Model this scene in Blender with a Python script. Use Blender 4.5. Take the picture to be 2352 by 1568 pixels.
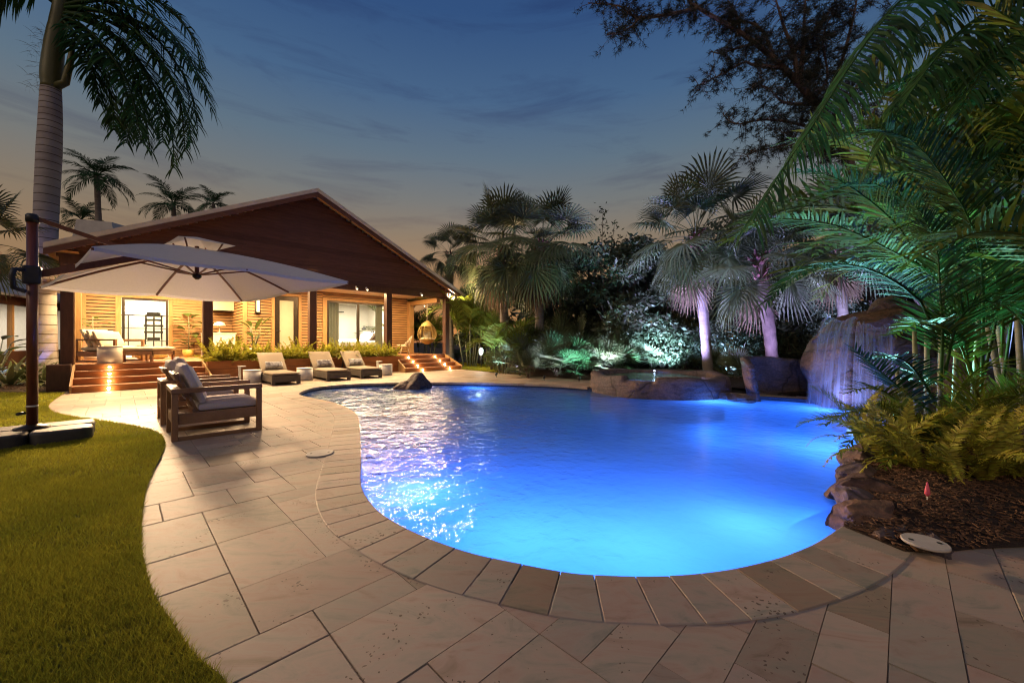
import bpy, bmesh, math, random
import numpy as np
from mathutils import Vector, Matrix, noise as mnoise
from mathutils.geometry import delaunay_2d_cdt
R = math.radians
for o in list(bpy.data.objects): bpy.data.objects.remove(o)
sc = bpy.context.scene
col = sc.collection
# ------------------------------------------------------------------ camera
cam = bpy.data.objects.new('camera', bpy.data.cameras.new('camera')); col.objects.link(cam)
cam.location = (0, 0, 1.2); cam.rotation_euler = (R(90), 0, 0)
cam.data.lens = 36*900/2352; cam.data.sensor_width = 36
cam.data.clip_start = .05; cam.data.clip_end = 2000
sc.camera = cam
# ------------------------------------------------------------------ dusk sky
w = bpy.data.worlds.new('World'); sc.world = w; w.use_nodes = True
nt = w.node_tree; nt.nodes.clear()
def N(t, ty, **k):
    n = t.nodes.new(ty)
    for a, b in k.items():
        if a.startswith('i_'):
            key = a[2:]; key = int(key) if key.isdigit() else key.replace('_', ' ')
            n.inputs[key].default_value = b
        else: setattr(n, a, b)
    return n
def ramp(t, stops, fac=None):
    r = N(t, 'ShaderNodeValToRGB'); e = r.color_ramp.elements
    while len(e) > 1: e.remove(e[-1])
    e[0].position = stops[0][0]; c = stops[0][1]; e[0].color = (*c, 1) if len(c) == 3 else c
    for p, c in stops[1:]:
        x = e.new(p); x.color = (*c, 1) if len(c) == 3 else c
    if fac is not None: t.links.new(fac, r.inputs['Fac'])
    return r
tc = N(nt, 'ShaderNodeTexCoord'); sep = N(nt, 'ShaderNodeSeparateXYZ')
nt.links.new(tc.outputs['Generated'], sep.inputs[0])
sky = ramp(nt, [(0, (.30, .165, .08)), (.16, (.29, .175, .09)), (.25, (.22, .17, .12)), (.33, (.155, .165, .165)), (.42, (.098, .15, .205)), (.52, (.052, .115, .225)),
                (.64, (.024, .072, .195)), (1, (.013, .04, .13))], sep.outputs['Z'])
mp = N(nt, 'ShaderNodeMapping'); mp.inputs['Scale'].default_value = (1.3, 1.3, 7.5); mp.inputs['Rotation'].default_value = (R(5), R(7), R(20))
nt.links.new(tc.outputs['Generated'], mp.inputs[0])
cn = N(nt, 'ShaderNodeTexNoise', i_Scale=2.4, i_Detail=9., i_Roughness=.62, i_Distortion=.5); nt.links.new(mp.outputs[0], cn.inputs['Vector'])
cr_ = ramp(nt, [(.5, (0, 0, 0)), (.70, (1, 1, 1))], cn.outputs['Fac'])
cl = N(nt, 'ShaderNodeMix', data_type='RGBA'); cl.blend_type = 'MULTIPLY'
nt.links.new(sky.outputs[0], cl.inputs[6]); cl.inputs[7].default_value = (.70, .68, .78, 1)
nt.links.new(cr_.outputs[0], cl.inputs[0])
nsk = N(nt, 'ShaderNodeTexSky'); nsk.sky_type = 'NISHITA'; nsk.sun_disc = False
nsk.sun_elevation = R(1.0); nsk.sun_rotation = R(-12)
bg2 = N(nt, 'ShaderNodeBackground'); bg2.inputs[1].default_value = .012; nt.links.new(nsk.outputs[0], bg2.inputs[0])
bg = N(nt, 'ShaderNodeBackground'); bg.inputs[1].default_value = .92
nt.links.new(cl.outputs[2], bg.inputs[0])
ads = N(nt, 'ShaderNodeAddShader'); nt.links.new(bg.outputs[0], ads.inputs[0]); nt.links.new(bg2.outputs[0], ads.inputs[1])
wo = N(nt, 'ShaderNodeOutputWorld'); nt.links.new(ads.outputs[0], wo.inputs[0])
# ------------------------------------------------------------------ sun lamp as an added warm fill from behind the camera
sl = bpy.data.lights.new('sun', 'SUN'); sl.energy = .6; sl.angle = R(30); sl.color = (1, .70, .44)
so = bpy.data.objects.new('sun', sl); col.objects.link(so)
so.rotation_euler = (R(56), 0, R(-30))
sc.view_settings.view_transform = 'Standard'; sc.view_settings.look = 'None'; sc.view_settings.exposure = .18; sc.view_settings.gamma = 1
sc.view_settings.use_curve_mapping = False
cy = sc.cycles
cy.use_denoising = True
try: cy.denoiser = 'OPENIMAGEDENOISE'
except Exception: pass
cy.max_bounces = 7; cy.diffuse_bounces = 3; cy.glossy_bounces = 3; cy.transmission_bounces = 4; cy.transparent_max_bounces = 14
cy.sample_clamp_indirect = 3.0; cy.sample_clamp_direct = 0; cy.caustics_reflective = False; cy.caustics_refractive = False
cy.blur_glossy = .3; cy.filter_width = 1.15
# ------------------------------------------------------------------ pixel -> place (photo measured at 2352 x 1568)
FP, CX, CY, EH = 900., 1176., 784., 1.2
def G(x, y, z=0.):
    Y = FP*(EH-z)/(y-CY); return Vector(((x-CX)/FP*Y, Y, z))
def V(x, y, Y): return Vector(((x-CX)/FP*Y, Y, EH+(CY-y)/FP*Y))
HO = Vector((-10.95, 9.8, 0)); SQ = math.sqrt(.5)
def HW(u, v, z=0.): return Vector((HO.x+SQ*(u-v), HO.y+SQ*(u+v), z))
# ------------------------------------------------------------------ objects
TM = {}
def thing(name, label, cat, loc=(0, 0, 0), rotz=0., group=None):
    o = bpy.data.objects.new(name, None); col.objects.link(o)
    o.empty_display_size = .2; o.location = loc; o.rotation_euler = (0, 0, rotz)
    o['label'] = label; o['category'] = cat
    if group: o['group'] = group
    TM[o] = Matrix.Translation(loc) @ Matrix.Rotation(rotz, 4, 'Z')
    return o
def tag(o, label, cat, group=None, kind=None):
    if kind: o['kind'] = kind
    if label: o['label'] = label
    if cat: o['category'] = cat
    if group: o['group'] = group
    return o
def link(name, me, parent=None, mat=None, m=None):
    o = bpy.data.objects.new(name, me); col.objects.link(o)
    if parent is not None:
        o.parent = parent; TM[o] = TM.get(parent, Matrix())
    else: TM[o] = Matrix()
    if m is not None: o.matrix_local = m
    if mat is not None and me is not None and not me.materials: me.materials.append(mat)
    return o
class MB:
    def __init__(s): s.v = []; s.f = []; s.sm = []
    def add(s, vs, fs, smooth=False):
        b = len(s.v); s.v.extend([tuple(p) for p in vs]); s.f.extend([tuple(i+b for i in q) for q in fs]); s.sm.extend([smooth]*len(fs))
        return s
    def box(s, x0, x1, y0, y1, z0, z1):
        return s.add([(x0,y0,z0),(x1,y0,z0),(x1,y1,z0),(x0,y1,z0),(x0,y0,z1),(x1,y0,z1),(x1,y1,z1),(x0,y1,z1)],
              [(3,2,1,0),(4,5,6,7),(0,1,5,4),(1,2,6,5),(2,3,7,6),(3,0,4,7)])
    def obox(s, m, sx, sy, sz):      # box centred on matrix m
        vs = [m @ Vector((a*sx/2, b*sy/2, c*sz/2)) for c in (-1,1) for a, b in ((-1,-1),(1,-1),(1,1),(-1,1))]
        return s.add(vs, [(3,2,1,0),(4,5,6,7),(0,1,5,4),(1,2,6,5),(2,3,7,6),(3,0,4,7)])
    def bar(s, a, b, wx, wz, up=Vector((0,0,1))):   # square bar from a to b
        a, b = Vector(a), Vector(b); d = (b-a); L = d.length; d.normalize()
        x = d.cross(up)
        if x.length < 1e-4: x = Vector((1,0,0))
        x.normalize(); z = x.cross(d)
        m = Matrix((x, d, z)).transposed().to_4x4(); m.translation = (a+b)/2
        return s.obox(m, wx, L, wz)
    def tube(s, pts, rad, n=8, cap=True, smooth=True):
        pts = [Vector(p) for p in pts]; k = len(pts)
        if not hasattr(rad, '__len__'): rad = [rad]*k
        vs = []; fs = []; px = None
        for i, p in enumerate(pts):
            t = (pts[min(i+1, k-1)]-pts[max(i-1, 0)]); t.normalize()
            if px is None:
                px = t.cross(Vector((0, 0, 1)))
                if px.length < .05: px = t.cross(Vector((0, 1, 0)))
            px = px - t*px.dot(t); px.normalize(); py = t.cross(px)
            for j in range(n):
                a = 2*math.pi*j/n; vs.append(p+(px*math.cos(a)+py*math.sin(a))*rad[i])
        for i in range(k-1):
            for j in range(n):
                fs.append((i*n+j, i*n+(j+1) % n, (i+1)*n+(j+1) % n, (i+1)*n+j))
        s.add(vs, fs, smooth)
        if cap: 
            b = len(s.v)-k*n
            s.f.append(tuple(b+j for j in range(n-1, -1, -1))); s.f.append(tuple(b+(k-1)*n+j for j in range(n))); s.sm.extend([False, False])
        return s
    def lathe(s, prof, c=(0,0,0), n=24, smooth=True, cap=True):   # prof: (r, z)
        vs = []; fs = []; k = len(prof)
        for r, z in prof:
            for j in range(n):
                a = 2*math.pi*j/n; vs.append((c[0]+r*math.cos(a), c[1]+r*math.sin(a), c[2]+z))
        for i in range(k-1):
            for j in range(n): fs.append((i*n+j, i*n+(j+1) % n, (i+1)*n+(j+1) % n, (i+1)*n+j))
        s.add(vs, fs, smooth)
        if cap:
            b = len(s.v)-k*n
            s.f.append(tuple(b+j for j in range(n-1, -1, -1))); s.f.append(tuple(b+(k-1)*n+j for j in range(n))); s.sm.extend([False, False])
        return s
    def grid(s, fn, nu, nv, smooth=True):
        vs = [fn(i/nu, j/nv) for i in range(nu+1) for j in range(nv+1)]
        fs = [(i*(nv+1)+j, (i+1)*(nv+1)+j, (i+1)*(nv+1)+j+1, i*(nv+1)+j+1) for i in range(nu) for j in range(nv)]
        return s.add(vs, fs, smooth)
    def mesh(s, name, mat=None, inv=None):
        me = bpy.data.meshes.new(name)
        vs = s.v
        if inv is not None: vs = [tuple(inv @ Vector(p)) for p in vs]
        me.from_pydata(vs, [], s.f); me.polygons.foreach_set('use_smooth', s.sm); me.update()
        if mat is not None: me.materials.append(mat)
        return me
    def build(s, name, mat, parent=None, world=False, bevel=0., subsurf=0):
        inv = TM[parent].inverted() if (world and parent is not None and parent in TM) else None
        o = link(name, s.mesh(name, mat, inv), parent)
        if bevel:
            b = o.modifiers.new('bevel', 'BEVEL'); b.width = bevel; b.segments = 2; b.limit_method = 'ANGLE'
        if subsurf:
            b = o.modifiers.new('sub', 'SUBSURF'); b.levels = subsurf; b.render_levels = subsurf
        return o
def struct(o): o['kind'] = 'structure'; return o
def catmull(p, n=6, closed=False):
    p = [Vector(q) for q in p]; k = len(p); out = []
    rng = range(k) if closed else range(k-1)
    for i in rng:
        if closed: a, b, c, d = p[(i-1) % k], p[i], p[(i+1) % k], p[(i+2) % k]
        else: a, b, c, d = p[max(i-1, 0)], p[i], p[i+1], p[min(i+2, k-1)]
        for j in range(n):
            t = j/n
            out.append(.5*((2*b)+(c-a)*t+(2*a-5*b+4*c-d)*t*t+(3*b-a-3*c+d)*t**3))
    if not closed: out.append(p[-1].copy())
    return out
def resample(p, step):
    out = [p[0].copy()]; acc = 0
    for a, b in zip(p[:-1], p[1:]):
        L = (b-a).length; d = step-acc
        while d <= L:
            out.append(a.lerp(b, d/L)); d += step
        acc = L-(d-step)
    return out
def inside(poly, x, y):
    c = False; n = len(poly); j = n-1
    for i in range(n):
        xi, yi = poly[i][0], poly[i][1]; xj, yj = poly[j][0], poly[j][1]
        if (yi > y) != (yj > y) and x < (xj-xi)*(y-yi)/(yj-yi)+xi: c = not c
        j = i
    return c
def inside_np(poly, X, Y):
    c = np.zeros(X.shape, bool); n = len(poly); j = n-1
    for i in range(n):
        xi, yi = poly[i][0], poly[i][1]; xj, yj = poly[j][0], poly[j][1]
        if yi != yj:
            m = ((yi > Y) != (yj > Y)) & (X < (xj-xi)*(Y-yi)/(yj-yi)+xi); c ^= m
        j = i
    return c
# ------------------------------------------------------------------ materials
MATS = {}
def mat(name, c1, c2=None, scale=4., rough=.6, bump=0., bscale=None, stretch=(1, 1, 1), spec=.4, metal=0., rnd=0., trans=0., detail=5., lo=.35, hi=.7, hue=0., coat=0.):
    m = bpy.data.materials.new(name); m.use_nodes = True; t = m.node_tree; t.nodes.clear(); L = t.links.new
    out = N(t, 'ShaderNodeOutputMaterial'); b = N(t, 'ShaderNodeBsdfPrincipled')
    b.inputs['Roughness'].default_value = rough; b.inputs['Metallic'].default_value = metal; b.inputs['Specular IOR Level'].default_value = spec
    b.inputs['Coat Weight'].default_value = coat
    tcn = N(t, 'ShaderNodeTexCoord'); mpn = N(t, 'ShaderNodeMapping'); mpn.inputs['Scale'].default_value = stretch; L(tcn.outputs['Object'], mpn.inputs[0])
    nz = N(t, 'ShaderNodeTexNoise', i_Scale=scale, i_Detail=detail, i_Roughness=.6); L(mpn.outputs[0], nz.inputs['Vector'])
    c2 = c2 or tuple(x*.7 for x in c1)
    r = ramp(t, [(lo, c1), (hi, c2)], nz.outputs['Fac']); cout = r.outputs[0]
    if rnd or hue:
        oi = N(t, 'ShaderNodeObjectInfo'); gi = N(t, 'ShaderNodeNewGeometry')
        ad = N(t, 'ShaderNodeMath', operation='ADD'); L(oi.outputs['Random'], ad.inputs[0]); L(gi.outputs['Random Per Island'], ad.inputs[1])
        fr = N(t, 'ShaderNodeMath', operation='FRACT'); L(ad.outputs[0], fr.inputs[0])
        mr = N(t, 'ShaderNodeMapRange'); L(fr.outputs[0], mr.inputs[0]); mr.inputs[3].default_value = 1-rnd; mr.inputs[4].default_value = 1+rnd
        mh = N(t, 'ShaderNodeMapRange'); L(fr.outputs[0], mh.inputs[0]); mh.inputs[3].default_value = .5-hue; mh.inputs[4].default_value = .5+hue
        hs = N(t, 'ShaderNodeHueSaturation'); L(cout, hs.inputs['Color']); L(mr.outputs[0], hs.inputs['Value']); L(mh.outputs[0], hs.inputs['Hue']); cout = hs.outputs[0]
    L(cout, b.inputs['Base Color'])
    if bump:
        nb = N(t, 'ShaderNodeTexNoise', i_Scale=bscale or scale*3, i_Detail=6., i_Roughness=.65); L(mpn.outputs[0], nb.inputs['Vector'])
        bp = N(t, 'ShaderNodeBump', i_Strength=bump, i_Distance=.02); L(nb.outputs['Fac'], bp.inputs['Height']); L(bp.outputs[0], b.inputs['Normal'])
    sh = b.outputs[0]
    if trans:
        tr = N(t, 'ShaderNodeBsdfTranslucent'); L(cout, tr.inputs[0])
        mx = N(t, 'ShaderNodeMixShader', i_0=trans); L(sh, mx.inputs[1]); L(tr.outputs[0], mx.inputs[2]); sh = mx.outputs[0]
    L(sh, out.inputs[0]); MATS[name] = m
    return m
def emis(name, c, s):
    m = bpy.data.materials.new(name); m.use_nodes = True; t = m.node_tree; t.nodes.clear()
    e = N(t, 'ShaderNodeEmission', i_Strength=s); e.inputs[0].default_value = (*c, 1)
    o = N(t, 'ShaderNodeOutputMaterial'); t.links.new(e.outputs[0], o.inputs[0]); return m
def light(name, ty, loc, energy, c, parent=None, size=.1, aim=None, spot=70, blend=.6):
    l = bpy.data.lights.new(name, ty); l.energy = energy; l.color = c
    if ty == 'AREA': l.shape = 'DISK'; l.size = size
    else: l.shadow_soft_size = size
    if ty == 'SPOT': l.spot_size = R(spot); l.spot_blend = blend
    o = bpy.data.objects.new(name, l); col.objects.link(o)
    M = Matrix.Translation(Vector(loc))
    if aim is not None: M = M @ (Vector(aim)-Vector(loc)).to_track_quat('-Z', 'Y').to_matrix().to_4x4()
    if parent is not None:
        o.parent = parent; M = TM.get(parent, Matrix()).inverted() @ M
    o.matrix_local = M
    return o
# wood, stone, fabric, leaves
M_WALL = mat('cedar_siding', (.38, .215, .09), (.26, .135, .055), 3, .62, .25, 18, (1, 9, 9), rnd=.14)
M_TRIM = mat('cedar_trim', (.40, .23, .095), (.32, .17, .068), 3, .6, .2, 20, (6, 6, 1.2), rnd=.08)
M_GABLE = mat('dark_gable_siding', (.12, .052, .036), (.08, .034, .025), 3, .65, .2, 20, (1, 8, 8), rnd=.2)
M_POST = mat('dark_post_wood', (.085, .034, .02), (.055, .022, .014), 4, .5, .2, 20, (6, 6, 1))
M_DECK = mat('deck_wood', (.36, .16, .075), (.26, .11, .05), 3, .5, .2, 25, (1.2, 9, 9), rnd=.12)
M_PLANTER = mat('planter_wood', (.40, .15, .045), (.30, .105, .032), 3, .55, .25, 22, (1, 9, 9), rnd=.12)
M_ROOF = mat('pale_metal_roof', (.42, .42, .44), (.34, .34, .37), 2, .4, metal=.3)
M_FASC = mat('pale_fascia', (.62, .55, .46), (.5, .44, .38), 5, .45)
M_CEIL = mat('cream_porch_ceiling', (.72, .64, .5), (.66, .58, .45), 2, .7)
M_PLAST = mat('white_plaster', (.78, .75, .69), (.72, .69, .63), 2, .8)
M_DARKM = mat('bronze_metal', (.05, .036, .028), (.035, .026, .02), 8, .4, metal=.6)
M_BLACK = mat('black_metal', (.02, .02, .022), (.03, .03, .032), 8, .45)
M_TEAK = mat('teak', (.30, .165, .085), (.19, .10, .05), 4, .55, .25, 26, (1, 1, 1), rnd=.12)
M_CUSH = mat('grey_cushion', (.58, .51, .50), (.50, .44, .43), 60, .9, .15, 250, spec=.15)
M_CREAM = mat('cream_cushion', (.62, .54, .42), (.55, .47, .36), 50, .9, .15, 250, spec=.15)
M_TAUPE = mat('taupe_lounger_cushion', (.29, .235, .175), (.25, .20, .15), 60, .9, .12, 250, spec=.15)
M_LFRAME = mat('grey_brown_frame', (.10, .085, .07), (.075, .062, .052), 6, .5, .15, 30)
M_PILL = mat('mottled_pillow', (.5, .48, .47), (.16, .15, .17), 9, .9, .1, 120, lo=.42, hi=.6)
M_WHITE = mat('white_ceramic', (.70, .67, .62), (.62, .59, .54), 7, .55, .08, 40)
M_CANVAS = mat('umbrella_canvas', (.62, .60, .58), (.57, .55, .54), 40, .9, .05, 300, trans=.16, spec=.1)
M_MAHOG = mat('red_brown_pole', (.17, .05, .028), (.12, .035, .02), 5, .35, .1, 24, (6, 6, 1), coat=.2)
M_PLAST2 = mat('charcoal_plastic', (.045, .042, .042), (.03, .028, .03), 12, .55, .1, 60)
def rock(name, a, b, c, crack=2.2, sc=1.6):
    m = bpy.data.materials.new(name); m.use_nodes = True; t = m.node_tree; t.nodes.clear(); L = t.links.new
    o = N(t, 'ShaderNodeOutputMaterial'); p = N(t, 'ShaderNodeBsdfPrincipled'); p.inputs['Specular IOR Level'].default_value = .35
    ge = N(t, 'ShaderNodeNewGeometry')
    n0 = N(t, 'ShaderNodeTexNoise', i_Scale=2.2, i_Detail=4.); L(ge.outputs['Position'], n0.inputs['Vector'])
    wv = N(t, 'ShaderNodeVectorMath', operation='MULTIPLY_ADD'); L(n0.outputs['Color'], wv.inputs[0]); wv.inputs[1].default_value = (.35, .35, .35); L(ge.outputs['Position'], wv.inputs[2])
    n1 = N(t, 'ShaderNodeTexNoise', i_Scale=sc, i_Detail=12., i_Roughness=.72); L(wv.outputs[0], n1.inputs['Vector'])
    st = N(t, 'ShaderNodeMapping'); st.inputs['Scale'].default_value = (1.2, 1.2, 9.); L(wv.outputs[0], st.inputs[0])
    n2 = N(t, 'ShaderNodeTexNoise', i_Scale=1.6, i_Detail=6., i_Roughness=.6); L(st.outputs[0], n2.inputs['Vector'])
    n3 = N(t, 'ShaderNodeTexNoise', i_Scale=24., i_Detail=6., i_Roughness=.7); L(ge.outputs['Position'], n3.inputs['Vector'])
    r1 = ramp(t, [(.32, c), (.47, b), (.62, a), (.75, tuple(x*1.35 for x in a))], n1.outputs['Fac'])
    r2 = ramp(t, [(.35, (.55, .52, .55)), (.5, (1, 1, 1)), (.65, (1.2, 1.05, .92))], n2.outputs['Fac'])
    r3 = ramp(t, [(.3, (.55, .55, .55)), (.6, (1.15, 1.15, 1.15))], n3.outputs['Fac'])
    vo = N(t, 'ShaderNodeTexVoronoi', i_Scale=crack); vo.feature = 'DISTANCE_TO_EDGE'; L(wv.outputs[0], vo.inputs['Vector'])
    rc = ramp(t, [(0, (.3, .3, .3)), (.02, (1, 1, 1))], vo.outputs['Distance'])
    prev = r1.outputs[0]
    for x in (r2, r3, rc):
        mx = N(t, 'ShaderNodeMix', data_type='RGBA'); mx.blend_type = 'MULTIPLY'; mx.inputs[0].default_value = .9; L(prev, mx.inputs[6]); L(x.outputs[0], mx.inputs[7]); prev = mx.outputs[2]
    L(prev, p.inputs['Base Color'])
    rr = N(t, 'ShaderNodeMapRange'); L(n1.outputs['Fac'], rr.inputs[0]); rr.inputs[3].default_value = .9; rr.inputs[4].default_value = .55; L(rr.outputs[0], p.inputs['Roughness'])
    h1 = N(t, 'ShaderNodeMath', operation='MULTIPLY_ADD'); L(n2.outputs['Fac'], h1.inputs[0]); h1.inputs[1].default_value = .9; L(n1.outputs['Fac'], h1.inputs[2])
    h2 = N(t, 'ShaderNodeMath', operation='MULTIPLY_ADD'); L(n3.outputs['Fac'], h2.inputs[0]); h2.inputs[1].default_value = .22; L(h1.outputs[0], h2.inputs[2])
    h3 = N(t, 'ShaderNodeMath', operation='MULTIPLY_ADD'); L(rc.outputs[0], h3.inputs[0]); h3.inputs[1].default_value = .3; L(h2.outputs[0], h3.inputs[2])
    bp = N(t, 'ShaderNodeBump', i_Strength=.9, i_Distance=.07); L(h3.outputs[0], bp.inputs['Height']); L(bp.outputs[0], p.inputs['Normal'])
    L(p.outputs[0], o.inputs[0]); return m
M_ROCK = rock('purple_brown_rock', (.21, .145, .12), (.12, .088, .085), (.055, .042, .045), .8)
M_TAN = rock('tan_rock', (.24, .135, .085), (.13, .075, .052), (.05, .032, .027), .9, 2.2)
M_SPA = rock('spa_rockwork', (.19, .125, .10), (.105, .082, .09), (.055, .05, .065), .75, 1.1)
M_MULCH = mat('bark_mulch_ground', (.055, .03, .018), (.022, .013, .009), 30, .95, .8, 60)
M_CHIP = mat('bark_chip', (.13, .065, .032), (.07, .035, .018), 20, .9, rnd=.5)
M_SOIL = mat('planting_soil', (.035, .024, .017), (.018, .013, .010), 15, .95, .8, 40)
M_LAWN = mat('turf_base', (.13, .13, .02), (.08, .09, .014), 30, .95, .4, 80)
M_GRASS = mat('turf_blade', (.34, .32, .035), (.20, .22, .025), 1.4, .75, rnd=.4, trans=.48, spec=.1, hue=.02)
M_PALM = mat('palm_leaf', (.035, .095, .024), (.022, .06, .016), 3, .55, rnd=.35, trans=.3, spec=.22, hue=.025)
M_PALMY = mat('yellow_green_palm_leaf', (.15, .18, .022), (.075, .13, .02), 2.2, .55, rnd=.35, trans=.35, spec=.22, hue=.03)
M_FAN = mat('fan_leaf', (.10, .125, .06), (.065, .09, .045), 3, .5, rnd=.3, trans=.25, spec=.4, hue=.02)
M_DRY = mat('dry_leaf', (.17, .12, .07), (.11, .075, .045), 4, .8, rnd=.3, trans=.25, hue=.02)
M_FERN = mat('fern_leaf', (.38, .34, .04), (.22, .24, .03), 4, .6, rnd=.3, trans=.4, spec=.25, hue=.025)
M_LEAF = mat('broad_leaf', (.075, .095, .05), (.05, .068, .036), 3, .5, rnd=.35, trans=.25, hue=.03)
M_SHRUB = mat('bright_shrub_leaf', (.10, .13, .03), (.07, .10, .025), 3, .5, rnd=.3, trans=.3, hue=.03)
M_NEEDLE = mat('casuarina_needle', (.03, .036, .022), (.022, .028, .018), 3, .7, rnd=.3, trans=.2)
M_TRUNK = mat('palm_trunk', (.22, .19, .17), (.13, .11, .10), 2.5, .85, .6, 14, (1, 1, 5))
M_ROUGH = mat('shaggy_trunk', (.13, .095, .075), (.06, .042, .035), 5, .9, .9, 18)
M_RUFF = mat('pink_brown_leaf_base', (.24, .10, .09), (.12, .05, .05), 5, .85, rnd=.3)
M_BARK = mat('bark', (.13, .09, .07), (.07, .05, .042), 5, .9, .8, 16, (2, 2, 1))
M_SHAFT = mat('crownshaft', (.10, .10, .035), (.07, .075, .03), 3, .45, .15, 10, (3, 3, .6))
M_CANE = mat('pale_cane', (.22, .23, .15), (.13, .15, .09), 4, .55, .3, 12, (1, 1, 4))
M_BROM = mat('bromeliad_leaf', (.09, .13, .05), (.14, .11, .045), 2, .45, rnd=.3, trans=.2, hue=.04)
M_LID = mat('grey_plastic_lid', (.46, .42, .37), (.40, .36, .31), 10, .6, .1, 60)
M_GLASSY = mat('frosted_glass', (.50, .47, .38), (.42, .38, .30), 1.2, .3)
M_RATTAN = mat('yellow_rattan', (.46, .33, .12), (.36, .24, .08), 30, .6, .4, 90, (1, 1, 3))
def glass(name='window_glass', tint=(1, 1, 1), ior=1.5):
    m = bpy.data.materials.new(name); m.use_nodes = True; t = m.node_tree; t.nodes.clear(); L = t.links.new
    o = N(t, 'ShaderNodeOutputMaterial'); f = N(t, 'ShaderNodeFresnel', i_IOR=ior); tr = N(t, 'ShaderNodeBsdfTransparent'); tr.inputs[0].default_value = (*tint, 1)
    g = N(t, 'ShaderNodeBsdfGlossy', i_Roughness=.02); mx = N(t, 'ShaderNodeMixShader')
    ge = N(t, 'ShaderNodeNewGeometry'); iv = N(t, 'ShaderNodeMath', operation='SUBTRACT'); iv.inputs[0].default_value = 1.; L(ge.outputs['Backfacing'], iv.inputs[1])
    fm = N(t, 'ShaderNodeMath', operation='MULTIPLY'); L(f.outputs[0], fm.inputs[0]); L(iv.outputs[0], fm.inputs[1])
    L(fm.outputs[0], mx.inputs[0]); L(tr.outputs[0], mx.inputs[1]); L(g.outputs[0], mx.inputs[2]); L(mx.outputs[0], o.inputs[0]); return m
M_GLASS = glass(tint=(.95, .96, .94))
def ripple(name, tint, sc1, st1, milk=.5):
    m = bpy.data.materials.new(name); m.use_nodes = True; t = m.node_tree; t.nodes.clear(); L = t.links.new
    o = N(t, 'ShaderNodeOutputMaterial'); tcn = N(t, 'ShaderNodeTexCoord')
    n1 = N(t, 'ShaderNodeTexNoise', i_Scale=sc1, i_Detail=3., i_Roughness=.5, i_Distortion=.4); L(tcn.outputs['Object'], n1.inputs['Vector'])
    n2 = N(t, 'ShaderNodeTexNoise', i_Scale=sc1*.3, i_Detail=2.); L(tcn.outputs['Object'], n2.inputs['Vector'])
    ad = N(t, 'ShaderNodeMath', operation='MULTIPLY_ADD'); L(n2.outputs['Fac'], ad.inputs[0]); ad.inputs[1].default_value = 1.6; L(n1.outputs['Fac'], ad.inputs[2])
    bp = N(t, 'ShaderNodeBump', i_Distance=.045); L(ad.outputs[0], bp.inputs['Height'])
    sx = N(t, 'ShaderNodeSeparateXYZ'); L(tcn.outputs['Object'], sx.inputs[0]); mr = N(t, 'ShaderNodeMapRange'); L(sx.outputs['X'], mr.inputs[0]); mr.inputs[1].default_value = -1.2; mr.inputs[2].default_value = 1.2; mr.inputs[3].default_value = st1; mr.inputs[4].default_value = st1*.22; L(mr.outputs[0], bp.inputs['Strength'])
    f = N(t, 'ShaderNodeFresnel', i_IOR=1.33); L(bp.outputs[0], f.inputs['Normal'])
    tr = N(t, 'ShaderNodeBsdfTransparent'); tr.inputs[0].default_value = (*tint, 1)
    g = N(t, 'ShaderNodeBsdfGlossy', i_Roughness=.015); L(bp.outputs[0], g.inputs['Normal'])
    tl = N(t, 'ShaderNodeBsdfTranslucent'); tl.inputs[0].default_value = (.62, .74, 1., 1); ms = N(t, 'ShaderNodeMixShader', i_0=milk); L(tr.outputs[0], ms.inputs[1]); L(tl.outputs[0], ms.inputs[2])
    mx = N(t, 'ShaderNodeMixShader'); L(f.outputs[0], mx.inputs[0]); L(ms.outputs[0], mx.inputs[1]); L(g.outputs[0], mx.inputs[2]); L(mx.outputs[0], o.inputs[0]); return m
M_WATER = ripple('pool_water', (.80, .95, 1.0), 8., 1.0, .74)
M_SPAW = ripple('spa_water', (.85, .96, 1.0), 14., .5)
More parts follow.
